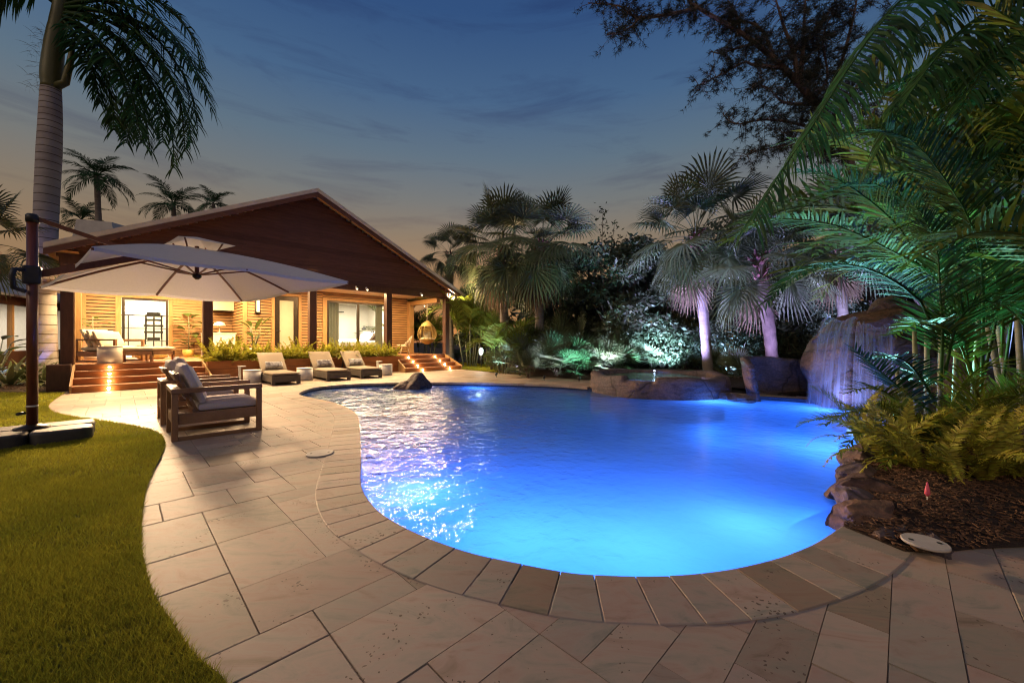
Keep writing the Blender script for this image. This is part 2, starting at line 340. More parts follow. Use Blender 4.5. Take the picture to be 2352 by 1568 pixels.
def travertine():
    m = bpy.data.materials.new('travertine'); m.use_nodes = True; t = m.node_tree; t.nodes.clear(); L = t.links.new
    o = N(t, 'ShaderNodeOutputMaterial'); b = N(t, 'ShaderNodeBsdfPrincipled', i_Roughness=.62); b.inputs['Specular IOR Level'].default_value = .35
    tcn = N(t, 'ShaderNodeTexCoord'); oi = N(t, 'ShaderNodeObjectInfo'); gi = N(t, 'ShaderNodeNewGeometry')
    ad = N(t, 'ShaderNodeMath', operation='ADD'); L(oi.outputs['Random'], ad.inputs[0]); L(gi.outputs['Random Per Island'], ad.inputs[1])
    fr = N(t, 'ShaderNodeMath', operation='FRACT'); L(ad.outputs[0], fr.inputs[0])
    base = ramp(t, [(0, (.31, .26, .20)), (.2, (.39, .325, .255)), (.36, (.35, .28, .23)), (.52, (.31, .28, .225)), (.66, (.41, .345, .275)), (.8, (.33, .255, .205)), (.92, (.28, .25, .20)), (1, (.26, .195, .13))], fr.outputs[0])
    ml = N(t, 'ShaderNodeMath', operation='MULTIPLY'); L(fr.outputs[0], ml.inputs[0]); ml.inputs[1].default_value = 37.
    cb = N(t, 'ShaderNodeCombineXYZ'); L(ml.outputs[0], cb.inputs[2])
    va = N(t, 'ShaderNodeVectorMath', operation='ADD'); L(tcn.outputs['Object'], va.inputs[0]); L(cb.outputs[0], va.inputs[1])
    mp = N(t, 'ShaderNodeMapping'); mp.inputs['Scale'].default_value = (1, 2.6, 1); mp.inputs['Rotation'].default_value = (0, 0, R(45)); L(va.outputs[0], mp.inputs[0])
    n1 = N(t, 'ShaderNodeTexNoise', i_Scale=2.8, i_Detail=9., i_Roughness=.68, i_Distortion=.9); L(mp.outputs[0], n1.inputs['Vector'])
    tint = ramp(t, [(.28, (.60, .70, .68)), (.42, (.95, .95, .9)), (.5, (1.08, 1.0, .95)), (.58, (1.06, .90, .85)), (.74, (.66, .60, .50))], n1.outputs['Fac'])
    mx = N(t, 'ShaderNodeMix', data_type='RGBA'); mx.blend_type = 'MULTIPLY'; mx.inputs[0].default_value = 1.; L(base.outputs[0], mx.inputs[6]); L(tint.outputs[0], mx.inputs[7])
    wn = N(t, 'ShaderNodeTexNoise', i_Scale=40., i_Detail=2.); L(va.outputs[0], wn.inputs['Vector']); wa = N(t, 'ShaderNodeVectorMath', operation='MULTIPLY_ADD'); L(wn.outputs['Color'], wa.inputs[0]); wa.inputs[1].default_value = (.03, .03, .03); L(va.outputs[0], wa.inputs[2])
    vo = N(t, 'ShaderNodeTexVoronoi', i_Scale=38.); L(wa.outputs[0], vo.inputs['Vector'])
    n2 = N(t, 'ShaderNodeTexNoise', i_Scale=3.2, i_Detail=3.); L(va.outputs[0], n2.inputs['Vector'])
    th = ramp(t, [(.5, (0.0, 0.0, 0.0)), (.72, (.34, .34, .34))], n2.outputs['Fac'])
    lt = N(t, 'ShaderNodeMath', operation='LESS_THAN'); L(vo.outputs['Distance'], lt.inputs[0]); L(th.outputs[0], lt.inputs[1])
    mx2 = N(t, 'ShaderNodeMix', data_type='RGBA'); L(lt.outputs[0], mx2.inputs[0]); L(mx.outputs[2], mx2.inputs[6]); mx2.inputs[7].default_value = (.13, .09, .06, 1)
    L(mx2.outputs[2], b.inputs['Base Color'])
    n3 = N(t, 'ShaderNodeTexNoise', i_Scale=30., i_Detail=5.); L(va.outputs[0], n3.inputs['Vector'])
    hh = N(t, 'ShaderNodeMath', operation='SUBTRACT'); L(n3.outputs['Fac'], hh.inputs[0]); L(lt.outputs[0], hh.inputs[1])
    bp = N(t, 'ShaderNodeBump', i_Strength=.25, i_Distance=.006); L(hh.outputs[0], bp.inputs['Height']); L(bp.outputs[0], b.inputs['Normal'])
    L(b.outputs[0], o.inputs[0]); return m
M_TRAV = travertine()
M_PLASTER = mat('pool_plaster', (.30, .56, .80), (.22, .46, .72), 1.3, .6, .1, 20)
M_TILE = mat('dark_blue_waterline_tile', (.02, .03, .06), (.03, .045, .09), 12, .2)
M_GROUT = mat('patio_bedding', (.24, .185, .135), (.15, .11, .08), 12, .95, .3, 60)
WARM = (1., .68, .31)
# ================================================================== pool outline
rnd = random.Random(7)
def GG(l, z=0.): return [G(x, y, z) for x, y in l]
NEAR = [(1942,1211),(1915,1230),(1870,1257),(1800,1284),(1700,1309),(1600,1323),(1500,1328),(1400,1326),(1311,1320),(1205,1301),(1100,1279),(1030,1258),(970,1235),(910,1206),(861,1173),(831,1133),
        (823,1100),(825,1052),(824,1005),(822,968),(815,950),(794,936),(766,925),(724,915.5),(692,908.5),(686,902),(712,892),(760,885.5),(830,881),(900,879),(1000,878),(1100,879),(1200,881),(1290,884.5),(1350,889)]
REST = [(1420,896),(1500,902),(1600,905),(1680,905),(1760,909),(1850,915),(1960,930),(2050,955),(2070,990),(2000,1030),(1950,1058),(1928,1090),(1925,1130),(1937,1180)]
near_w = catmull(GG(NEAR), 6)
pool = near_w + catmull([GG(NEAR)[-1]]+GG(REST)+[GG(NEAR)[0]], 5)[1:-1]
pool = [Vector((p.x, p.y, 0)) for p in pool]
area = sum(a.x*b.y-b.x*a.y for a, b in zip(pool, pool[1:]+pool[:1]))
SGN = 1 if area < 0 else -1       # outward side
def offset(poly, d, closed=True):
    out = []; k = len(poly)
    for i, p in enumerate(poly):
        if closed: a, b = poly[i-1], poly[(i+1) % k]
        else: a, b = poly[max(i-1, 0)], poly[min(i+1, k-1)]
        t = (b-a); t.z = 0; t.normalize(); n = Vector((-t.y, t.x, 0))*SGN
        out.append(p+n*d)
    return out
WL = -.095
pin = offset(pool, .0)
POOLP = [(p.x, p.y) for p in pool]
# ---- flat sheet with a hole, from constrained triangulation
def cdt_sheet(outer, holes, z, keep):
    vs = []; es = []
    for loop in [outer]+holes:
        b = len(vs); k = len(loop); vs += [Vector((p[0], p[1])) for p in loop]; es += [(b+i, b+(i+1) % k) for i in range(k)]
    r = delaunay_2d_cdt(vs, es, [], 0, 1e-6)
    fs = []
    for f in r[2]:
        c = sum((r[0][i] for i in f), Vector((0, 0)))/len(f)
        if keep(c.x, c.y): fs.append(tuple(f))
    return [(p.x, p.y, z) for p in r[0]], fs
hole = offset(pool, .06)
HOLEP = [(p.x, p.y) for p in hole]
BIG = [(-300, -60), (300, -60), (300, 400), (-300, 400)]
vs, fs = cdt_sheet(BIG, [HOLEP], -.06, lambda x, y: not inside(HOLEP, x, y))
ground = struct(MB().add(vs, fs).build('ground', M_SOIL))
# ---- basin: wall, floor sloping
def depth(x, y):
    return 1.25 - .35*max(0, min(1, (y-7)/4)) 
b = MB(); k = len(pin); rows = [-.03, -.10, -.3, -.6, -.85, -1.0]
vs = []; fs = []
lo = offset(pool, -.0)
for zi, z in enumerate(rows):
    ins = 0 if z > -.7 else .18*((-z-.6)/.4)**2*3
    ring = offset(pool, -min(ins, .35))
    vs += [(p.x, p.y, z) for p in ring]
for i in range(len(rows)-1):
    for j in range(k): fs.append((i*k+j, i*k+(j+1) % k, (i+1)*k+(j+1) % k, (i+1)*k+j))
basin = struct(MB().add(vs[:], fs, True).build('pool_wall', M_PLASTER))
fl = offset(pool, -.2)
vs, fs = cdt_sheet([(p.x, p.y) for p in fl], [], -1.0, lambda x, y: inside(POOLP, x, y))
struct(MB().add(vs, fs, True).build('pool_floor', M_PLASTER))
# waterline tile band, 3 mm proud of the wall
tb = offset(pool, -.004); vs = []; fs = []
for z in (-.02, -.16): vs += [(p.x, p.y, z) for p in tb]
for j in range(k): fs.append((j, (j+1) % k, k+(j+1) % k, k+j))
MB().add(vs, fs, True).build('tile_band', M_TILE, basin)
# underwater bench on the right and the shallow shelf at the far side
def prism(b, loop, z0, z1):
    n = len(loop); vs = [(p[0], p[1], z0) for p in loop]+[(p[0], p[1], z1) for p in loop]
    b.add(vs, [tuple(range(n-1, -1, -1)), tuple(range(n, 2*n))]+[(i, (i+1) % n, n+(i+1) % n, n+i) for i in range(n)])
    return b
bench = catmull([G(1990,1040), G(1900,1060), G(1820,1085), G(1785,1120), G(1800,1150), G(1860,1180), G(1935,1200), G(2010,1150), G(2060,1090)], 6, True)
prism(MB(), bench, -1.0, -.48).build('underwater_bench', M_PLASTER, basin)
shelf = catmull([G(1040,875), G(1100,891), G(1200,896), G(1300,901), G(1390,906), G(1420,893), G(1300,876), G(1150,873)], 6, True)
prism(MB(), shelf, -1.0, -.4).build('underwater_shelf', M_PLASTER, basin)
wv, wf = cdt_sheet(POOLP, [], WL, lambda x, y: inside(POOLP, x, y))
water = struct(MB().add(wv, wf, True).build('pool_water', M_WATER))
# underwater lamps: real niches in the wall, each with its own light
PB = (.055, .245, 1.)
M_PLENS = emis('pool_lamp_lens', (.45, .75, 1.), 5.)
def pool_lamp(px, py, z, energy, label, aim, c=PB, size=.25):
    p = G(px, py); 
    i = min(range(len(pool)), key=lambda q: (pool[q]-p).length); a, bb = pool[i-1], pool[(i+1) % len(pool)]
    t = (bb-a).normalized(); n = Vector((t.y, -t.x, 0))*SGN
    c0 = pool[i]+n*.02; c0.z = z
    th = thing('pool_light', label, 'pool light', c0, math.atan2(n.y, n.x), group='underwater lights set in the pool wall')
    rr = MB(); pts = [(.0, .11*math.cos(q*math.pi/10), .11*math.sin(q*math.pi/10)) for q in range(21)]
    rr.tube(pts, .018, 8, False).build('trim_ring', M_WHITE, th)
    l = MB(); l.add([(.01, .1*math.cos(q*math.pi/10), .1*math.sin(q*math.pi/10)) for q in range(20)], [tuple(range(20))]).build('lens', M_PLENS, th)
    light('pool_lamp', 'POINT', c0+n*.45, energy*.62, c, th, size)
for a in [(829,1128,-.42,45,'glowing pool light in the wall beside the patio bulge',None),
          (1120,1282,-.66,60,'pool light under the coping at the near curved end',None),
          (1560,1326,-.66,60,'pool light under the coping opposite the spa',None),
          (1900,1240,-.5,46,'pool light next to the boulders by the mulch bed',None),
          (1100,879,-.38,75,'pool light below the far coping near the garden bed',None),
          (1990,1030,-.7,90,'pool light below the ferns',None),
          (1960,930,-.5,110,'pool light at the foot of the waterfall',None),
          (1620,905,-.5,110,'pool light at the foot of the spa wall',None)]:
    pool_lamp(a[0], a[1], a[2], a[3], a[4], a[5])
# ================================================================== patio
LAWN = [(600,1700),(515,1568),(478,1535),(440,1500),(400,1440),(355,1370),(330,1290),(325,1220),(335,1130),(355,1080),(375,1040),(378,1012),(362,995),(325,983),(250,970),(180,960),(130,950),(112,938),(118,925),(150,903)]
lawn_edge = catmull(GG(LAWN), 5)
patio_poly = [(.0, .55), (lawn_edge[0].x+.1, .55)]+[(p.x, p.y) for p in lawn_edge]+[tuple(HW(0, -.9)[:2]), tuple(HW(0, -.1)[:2]), tuple(HW(11.35, -.1)[:2]), tuple(HW(11.35, -1)[:2])]
far_edge = catmull([G(1052,847.5), G(1110,853), G(1180,859), G(1260,866), G(1330,871.5), G(1400,876)], 5)
patio_poly += [(p.x, p.y) for p in far_edge]+[(3.8, 10.3), (5.2, 8.8), (6.6, 8.2), (6.6, 5.5)]
bed_edge = [G(1942,1213), G(2000,1236), G(2075,1268), G(2150,1272), G(2240,1262), G(2400,1255), G(2700,1250)]
patio_poly += [(4.6, 4.6), (3.1, 3.3)]+[(p.x, p.y) for p in bed_edge]+[(6, .55)]
vs, fs = cdt_sheet(patio_poly, [HOLEP], -.007, lambda x, y: inside(patio_poly, x, y) and not inside(HOLEP, x, y))
patio = struct(MB().add(vs, fs).build('patio', M_GROUT))
cut = offset(pool, .16); CUTP = [(p.x, p.y) for p in cut]
cmin = (min(p[0] for p in CUTP), min(p[1] for p in CUTP)); cmax = (max(p[0] for p in CUTP), max(p[1] for p in CUTP))
C = .2032
def slab(b, loop, z0, z1):      # loop ccw list of (x,y): stone with a small arris
    n = len(loop); cx = sum(p[0] for p in loop)/n; cyy = sum(p[1] for p in loop)/n
    def shr(p, d):
        l = math.hypot(p[0]-cx, p[1]-cyy) or 1; return (p[0]-(p[0]-cx)/l*d, p[1]-(p[1]-cyy)/l*d)
    top = [shr(p, .006) for p in loop]
    vs = [(p[0], p[1], z0) for p in loop]+[(p[0], p[1], z1-.003) for p in loop]+[(p[0], p[1], z1) for p in top]
    fs = [tuple(range(2*n, 3*n))]
    for r in (0, n): fs += [(r+i, r+(i+1) % n, r+n+(i+1) % n, r+n+i) for i in range(n)]
    b.add(vs, fs)
occ = {}
U0, U1, V0, V1 = -12, 90, -75, 4
def patio_ok(i, j, a, bb):
    for du in (0.05, .5, .95):
        for dv in (.05, .5, .95):
            p = HW((i+a*du)*C, (j+bb*dv)*C)
            if p.y > .5 and inside(patio_poly, p.x, p.y): return True
    return False
need = {}
for i in range(-5, 75):
    for j in range(-85, 1):
        p = HW((i+.5)*C, (j+.5)*C)
        if p.y < .55 or p.y > 18 or abs(p.x) > 1.45*p.y+.8: continue
        if patio_ok(i, j, 1, 1): need[(i, j)] = 1
SZ = [(2, 3)]*6+[(3, 2)]*3+[(2, 2)]*4+[(1, 2)]*2+[(2, 1)]*2
pav = []
for (i, j) in sorted(need):
    if (i, j) in occ: continue
    opts = SZ[:]; rnd.shuffle(opts)
    for a, bb in opts+[(1, 1)]:
        cells = [(i+x, j+y) for x in range(a) for y in range(bb)]
        if any(c in occ for c in cells): continue
        if sum(c in need for c in cells) < len(cells)*.5 and (a, bb) != (1, 1): continue
        for c in cells: occ[c] = 1
        pav.append((i, j, a, bb)); break
items = []
for (i, j, a, bb) in pav:
    g = .0017
    loop = [HW(i*C+g, j*C+g), HW((i+a)*C-g, j*C+g), HW((i+a)*C-g, (j+bb)*C-g), HW(i*C+g, (j+bb)*C-g)]
    loop = [(p.x, p.y) for p in loop]
    ctr = (sum(p[0] for p in loop)/4, sum(p[1] for p in loop)/4)
    polys = [loop]
    if cmin[0]-.8 < ctr[0] < cmax[0]+.8 and cmin[1]-.8 < ctr[1] < cmax[1]+.8:
        ins = [inside(CUTP, *p) for p in loop+[ctr]]
        if all(ins): continue
        nearcut = [q for q in range(len(CUTP)) if math.hypot(CUTP[q][0]-ctr[0], CUTP[q][1]-ctr[1]) < .6]
        if nearcut:
            vs = [Vector(p) for p in loop]; es = [(0, 1), (1, 2), (2, 3), (3, 0)]
            for q in nearcut:
                q2 = (q+1) % len(CUTP); vs += [Vector(CUTP[q]), Vector(CUTP[q2])]; es.append((len(vs)-2, len(vs)-1))
            r = delaunay_2d_cdt(vs, es, [], 0, 1e-5)
            kf = []
            for f in r[2]:
                c = sum((r[0][q] for q in f), Vector((0, 0)))/len(f)
                if inside(loop, c.x, c.y) and not inside(CUTP, c.x, c.y): kf.append(tuple(f))
            if not kf: continue
            polys = [(r[0], kf)]
    items.append((ctr, polys[0]))
items.sort(key=lambda it: math.hypot(*it[0]))
restb = MB(); npv = 0
for ctr, pl in items:
    vis = ctr[1] > 1.1 and abs(ctr[0]) < ctr[1]*1.36 and not any(inside([(p.x, p.y) for p in lawn_edge]+[(-30, 12), (-30, 0)], *ctr) for _ in (0,))
    b = MB(); dz = rnd.uniform(-.0012, .0012)
    if isinstance(pl, list): slab(b, pl, -.03, dz)
    else:
        vv, kf = pl
        n = len(vv); cnt = {}
        for f in kf:
            for q in range(len(f)):
                e = (f[q], f[(q+1) % len(f)]); cnt[e] = 1
        b.add([(p.x, p.y, dz) for p in vv]+[(p.x, p.y, -.03) for p in vv], list(kf)+[(e[0], e[0]+n, e[1]+n, e[1]) for e in cnt if (e[1], e[0]) not in cnt])
    if vis and npv < 298:
        b.build('paver', M_TRAV, patio); npv += 1
    else: restb.add(b.v, b.f)
if restb.v: restb.build('pavers_beyond', M_TRAV, patio)['kind'] = 'stuff'
# coping stones
fine = resample(near_w, .035); st = 0; nC = 0
out_f = offset(fine, .325, False); in_f = offset(fine, -.018, False)
i = 0
while i < len(fine)-4:
    n = rnd.choice((5, 6, 6, 6, 7)); j = min(i+n, len(fine)-1)
    a = [in_f[q] for q in range(i, j+1)]; c = [out_f[q] for q in range(i, j+1)]
    # narrow the ends for the joint
    def sh(l):
        d0 = (l[1]-l[0]).normalized()*.0028; d1 = (l[-2]-l[-1]).normalized()*.0028
        return [l[0]+d0]+l[1:-1]+[l[-1]+d1]
    loop = [(p.x, p.y) for p in sh(a)]+[(p.x, p.y) for p in reversed(sh(c))]
    ar = sum(loop[q][0]*loop[(q+1) % len(loop)][1]-loop[(q+1) % len(loop)][0]*loop[q][1] for q in range(len(loop)))
    if ar < 0: loop.reverse()
    b = MB(); slab(b, loop, -.055, .004+rnd.uniform(-.001, .0015)); b.build('coping_stone', M_TRAV, patio); nC += 1
    i = j
print('pavers', len(items), npv, 'coping', nC)
# ================================================================== lawn
lawn_poly = [(p.x, p.y) for p in lawn_edge]+[tuple(HW(-.35, -.75)[:2]), tuple(G(60, 903)[:2]), (-13.5, 9.0), (-20, 8.5), (-20, .2), (lawn_edge[0].x, .2)]
vs, fs = cdt_sheet(lawn_poly, [], .014, lambda x, y: inside(lawn_poly, x, y))
lawn = struct(MB().add(vs, fs).build('lawn', M_LAWN))
lawn2_poly = [tuple(HW(11.4, -1.)[:2])]+[(p.x, p.y) for p in far_edge[1:14]]+[tuple(G(1195,851)[:2]), tuple(G(1140,840)[:2]), tuple(G(1060,833)[:2]), tuple(HW(11.45, .4)[:2])]
vs, fs = cdt_sheet(lawn2_poly, [], .014, lambda x, y: inside(lawn2_poly, x, y))
struct(MB().add(vs, fs).build('lawn', M_LAWN))
rs = np.random.RandomState(3)
def blades(poly, nmax, ymax, name, lab, hmin, hmax, dens):
    P = []
    xs = [p[0] for p in poly]; ys = [p[1] for p in poly]
    for (y0, y1, den, wd) in dens:
        x0 = max(min(xs), -1.36*y1-1.3); x1 = min(max(xs), 1.36*y1); n = int((x1-x0)*(y1-y0)*den)
        X = rs.uniform(x0, x1, n); Y = rs.uniform(y0, y1, n)
        sa, sb = G(0, 1525), G(345, 1441); nx, ny = -(sb.y-sa.y), sb.x-sa.x; nl = math.hypot(nx, ny)
        m = inside_np(poly, X, Y) & (np.abs(X) < 1.36*Y+1.3) & ((np.abs(((X-sa.x)*nx+(Y-sa.y)*ny)/nl) > .009) | (X > sb.x))
        X, Y = X[m], Y[m]; P.append(np.stack([X, Y, np.full(len(X), wd)], 1))
    P = np.concatenate(P); n = len(P)
    a = rs.uniform(0, 2*np.pi, n); h = rs.uniform(hmin, hmax, n); lean = rs.uniform(.2, 1.1, n)*h; la = rs.uniform(0, 2*np.pi, n)
    wx = np.cos(a)*P[:, 2]; wy = np.sin(a)*P[:, 2]
    v = np.zeros((n, 3, 3)); z0 = .012
    v[:, 0] = np.stack([P[:, 0]-wx, P[:, 1]-wy, np.full(n, z0)], 1); v[:, 1] = np.stack([P[:, 0]+wx, P[:, 1]+wy, np.full(n, z0)], 1)
    v[:, 2] = np.stack([P[:, 0]+np.cos(la)*lean, P[:, 1]+np.sin(la)*lean, z0+h], 1)
    me = bpy.data.meshes.new(name); me.vertices.add(n*3); me.vertices.foreach_set('co', v.reshape(-1)); me.loops.add(n*3); me.loops.foreach_set('vertex_index', np.arange(n*3, dtype=np.int32))
    me.polygons.add(n); me.polygons.foreach_set('loop_start', np.arange(0, n*3, 3, dtype=np.int32)); me.polygons.foreach_set('loop_total', np.full(n, 3, np.int32)); me.update(); me.validate()
    me.materials.append(M_GRASS); o = link('grass', me); tag(o, lab, 'grass', kind='stuff'); print('blades', n)
blades(lawn_poly, 0, 0, 'grass', 'short dense green artificial turf along the curved patio edge', .022, .042,
       [(1.1, 2.2, 42000, .0016), (2.2, 3.4, 22000, .002), (3.4, 5, 11000, .0028), (5, 7.5, 5000, .004), (7.5, 11, 2500, .006)])
blades(lawn2_poly, 0, 0, 'grass', 'strip of green turf beside the right hand steps and garden bed', .03, .05, [(14, 24, 1800, .009)])
# ================================================================== planting beds (slightly mounded mulch)
def bed(name, loop, z, m=M_MULCH, bump=.05, step=.25):
    xs = [p[0] for p in loop]; ys = [p[1] for p in loop]; pts = [Vector(p) for p in loop]; k = len(pts); es = [(i, (i+1) % k) for i in range(k)]
    x = min(xs)
    while x < max(xs):
        y = min(ys)
        while y < max(ys):
            q = (x+rnd.uniform(-.08, .08), y+rnd.uniform(-.08, .08))
            if inside(loop, *q): pts.append(Vector(q))
            y += step
        x += step
    r = delaunay_2d_cdt(pts, es, [], 0, 1e-5); fs = []
    for f in r[2]:
        c = sum((r[0][i] for i in f), Vector((0, 0)))/len(f)
        if inside(loop, c.x, c.y): fs.append(tuple(f))
    def zz(p):
        d = min(math.hypot(p.x-q[0], p.y-q[1]) for q in loop); e = min(1, d/.5)
        return z*e+bump*e*mnoise.noise((p.x*2, p.y*2, 3))+(.006)
    return struct(MB().add([(p.x, p.y, zz(p)) for p in r[0]], fs, True).build(name, m))
def dens_loop(l, s=.25):
    l = [Vector((p[0], p[1], 0)) for p in l]; return [(p.x, p.y) for p in resample(l+[l[0]], s)]
right_bed = [(p.x, p.y) for p in bed_edge]+[(6.5, 2.6), (8.5, 5), (7.2, 6.6), (5.9, 5.9), tuple(G(2030,1026)[:2]), tuple(G(1968,1058)[:2]), tuple(G(1948,1090)[:2]), tuple(G(1945,1130)[:2]), tuple(G(1953,1180)[:2])]
bed('planting_bed', dens_loop(right_bed, .15), .10)
far_bed = [(p.x, p.y) for p in far_edge[6:]]+[(3.3, 11.6), (5.3, 11.4), (6.2, 9.0), (8, 8.4), (16, 9), (22, 24), (4, 26), tuple(HW(13, 4)[:2]), tuple(G(1060,832)[:2]), tuple(G(1140,839)[:2]), tuple(G(1195,850)[:2])]
bed('planting_bed', dens_loop(far_bed, .6), .12, step=.7)
left_bed = [tuple(G(150,902)[:2]), tuple(G(60,903)[:2]), (-13.5, 9.0), (-20, 8.6), (-20, 18), tuple(HW(-.5, 6)[:2]), tuple(HW(-.4, 0)[:2])]
bed('planting_bed', dens_loop(left_bed, .5), .08, step=.5)
cb = MB()
def chips(n, fn):
    for _ in range(n):
        p = fn(); a = rnd.uniform(0, math.pi); L = rnd.uniform(.012, .05); W = rnd.uniform(.004, .012)
        m = Matrix.Translation(p) @ Matrix.Rotation(a, 4, 'Z') @ Matrix.Rotation(rnd.uniform(-.5, .5), 4, 'X') @ Matrix.Rotation(rnd.uniform(-.4, .4), 4, 'Y')
        cb.obox(m, L, W, .005)
def rb():
    while 1:
        x, y = rnd.uniform(2, 5.2), rnd.uniform(2.0, 4.4)
        if inside(right_bed, x, y) and x < 1.4*y:
            d = min(math.hypot(x-q[0], y-q[1]) for q in right_bed); e = min(1, d/.5); return Vector((x, y, .10*e+.05*e*mnoise.noise((x*2, y*2, 3))+.014))
chips(5200, rb)
def lb():
    while 1:
        x, y = rnd.uniform(-14, -9.8), rnd.uniform(8.6, 11)
        if inside(left_bed, x, y): return Vector((x, y, .1+rnd.uniform(-.03, .02)))
chips(1500, lb)
tag(cb.build('bark_chips', M_CHIP), 'loose brown bark mulch chips over the planting beds', 'mulch', kind='stuff')
# ================================================================== house (local axes: x along the front, y into the house)
DZ = .62; A45 = R(45)
house = thing('gabled_house', 'brown timber house with a wide gable porch and pale metal roof edge', 'house', HO, A45)
def P(name, m, parent, *boxes, bevel=0.):
    b = MB()
    for q in boxes: b.box(*q)
    return b.build(name, m, parent, bevel=bevel)
# posts
for u, v in [(-.12, .1), (2.66, .1), (5.6, .1), (8.48, .1), (11.32, .1)]:
    P('porch_post', M_POST, house, (u-.11, u+.11, v-.13, v+.11, DZ, 3.14), bevel=.008)
    P('post_facing', M_TRIM, house, (u+.112, u+.13, v-.1, v+.1, DZ, 3.14))
for u, v in [(-.12, 2.4), (10.98, 2.62)]:
    P('porch_post', M_TRIM, house, (u-.13, u+.13, v-.13, v+.13, DZ, 3.14), bevel=.008)
# beams
P('porch_beam', M_POST, house, (-.25, 11.45, -.03, .21, 3.14, 3.36))
P('side_beam', M_TRIM, house, (10.9, 11.08, .21, 2.7, 2.96, 3.16))
P('side_beam', M_TRIM, house, (-.22, -.02, .21, 4.8, 2.96, 3.16))
# gable clad in narrow boards (joined: too fine to pick apart)
RZ, RU, SL = 6.42, 5.6, .485
def roofz(u): return RZ-abs(u-RU)*SL
gb = MB(); z = 3.30; h = .098
while z < 6.2:
    half = (RZ-.16-(z+h*.5))/SL
    u0, u1 = max(-.3, RU-half), min(11.5, RU+half)
    if u1 > u0:
        gb.add([(u0, -.005-.022, z), (u1, -.005-.022, z), (u1, -.006, z+h), (u0, -.006, z+h), (u0, .03, z), (u1, .03, z), (u1, .03, z+h), (u0, .03, z+h)],
               [(0, 1, 2, 3), (4, 5, 1, 0), (7, 6, 5, 4), (3, 2, 6, 7), (1, 5, 6, 2), (4, 0, 3, 7)])
    z += h
go = gb.build('gable_siding', M_GABLE, house); go['kind'] = 'stuff'
tri = MB().add([(-.3, .04, 3.3), (11.5, .04, 3.3), (RU, .04, RZ-.14), (-.3, .12, 3.3), (11.5, .12, 3.3), (RU, .12, RZ-.14)], [(0, 1, 2), (5, 4, 3), (0, 2, 5, 3), (1, 4, 5, 2)])
tri.build('gable_backing', M_POST, house)
# roof: two slabs with standing seams, fascia and soffit
rf = None
for s in (-1, 1):
    ue = RU+s*6.32 if s > 0 else RU-6.06
    ze = roofz(ue)
    def pl(v, dz): return [(RU, v, RZ+dz), (ue, v, ze+dz)]
    y0, y1 = -.46, 10.5
    b = MB().add([(RU, y0, RZ), (ue, y0, ze), (ue, y1, ze), (RU, y1, RZ), (RU, y0, RZ-.1), (ue, y0, ze-.1), (ue, y1, ze-.1), (RU, y1, RZ-.1)],
                 [(0, 1, 2, 3), (4, 5, 6, 7), (0, 1, 5, 4), (1, 2, 6, 5), (2, 3, 7, 6)])
    rf = b.build('roof_slope', M_ROOF, house)
    f = MB().add([(RU, y0-.03, RZ+.03), (ue, y0-.03, ze+.03), (ue, y0-.03, ze-.085), (RU, y0-.03, RZ-.085), (RU, y0-.004, RZ+.03), (ue, y0-.004, ze+.03), (ue, y0-.004, ze-.085), (RU, y0-.004, RZ-.085)],
                 [(0, 1, 2, 3), (4, 5, 6, 7), (0, 1, 5, 4), (3, 2, 6, 7), (1, 2, 6, 5)])
    f.build('fascia', M_FASC, rf)
    f = MB().add([(RU, y0-.002, RZ-.102), (ue, y0-.002, ze-.102), (ue, y0-.002, ze-.25), (RU, y0-.002, RZ-.25), (RU, y0+.04, RZ-.102), (ue, y0+.04, ze-.102), (ue, y0+.04, ze-.25), (RU, y0+.04, RZ-.25)],
                 [(0, 1, 2, 3), (4, 5, 6, 7), (3, 2, 6, 7), (1, 2, 6, 5)])
    f.build('barge_board', M_GABLE, rf)
    f = MB().add([(RU, y0+.045, RZ-.12), (ue, y0+.045, ze-.12), (ue, -.03, ze-.12), (RU, -.03, RZ-.12)], [(0, 1, 2, 3)])
    f.build('soffit', M_TRIM, rf)
    f = MB()
    f.add([(ue, -.4, ze-.11), (ue, 10, ze-.11), (ue-s*.55, 10, ze-.11+.02), (ue-s*.55, -.4, ze-.11+.02)], [(0, 1, 2, 3)])
    f.build('eave_soffit', M_TRIM, rf)
    if s > 0:
        f = MB(); f.tube([(ue+.06, -.47, ze-.03), (ue+.06, 10, ze-.03)], .06, 10); f.build('gutter', M_ROOF, rf)
    for q in range(1, 11):
        uu = RU+(ue-RU)*q/11
        f = MB(); 
        f.box(uu-.012, uu+.012, y0, y1, roofz(uu)+.001, roofz(uu)+.03); f.build('standing_seam', M_ROOF, rf)
# porch ceiling
P('porch_ceiling', M_CEIL, house, (-.02, 11.4, .22, 4.86, 3.3, 3.34))
P('end_wall', M_GABLE, house, (-.35, -.25, 4.85, 10.2, 0, 3.3))
P('end_wall', M_GABLE, house, (10.86, 10.92, 2.85, 10.2, 0, 3.3))
P('rear_wall', M_GABLE, house, (-.25, 10.86, 10.1, 10.2, 0, 3.3))
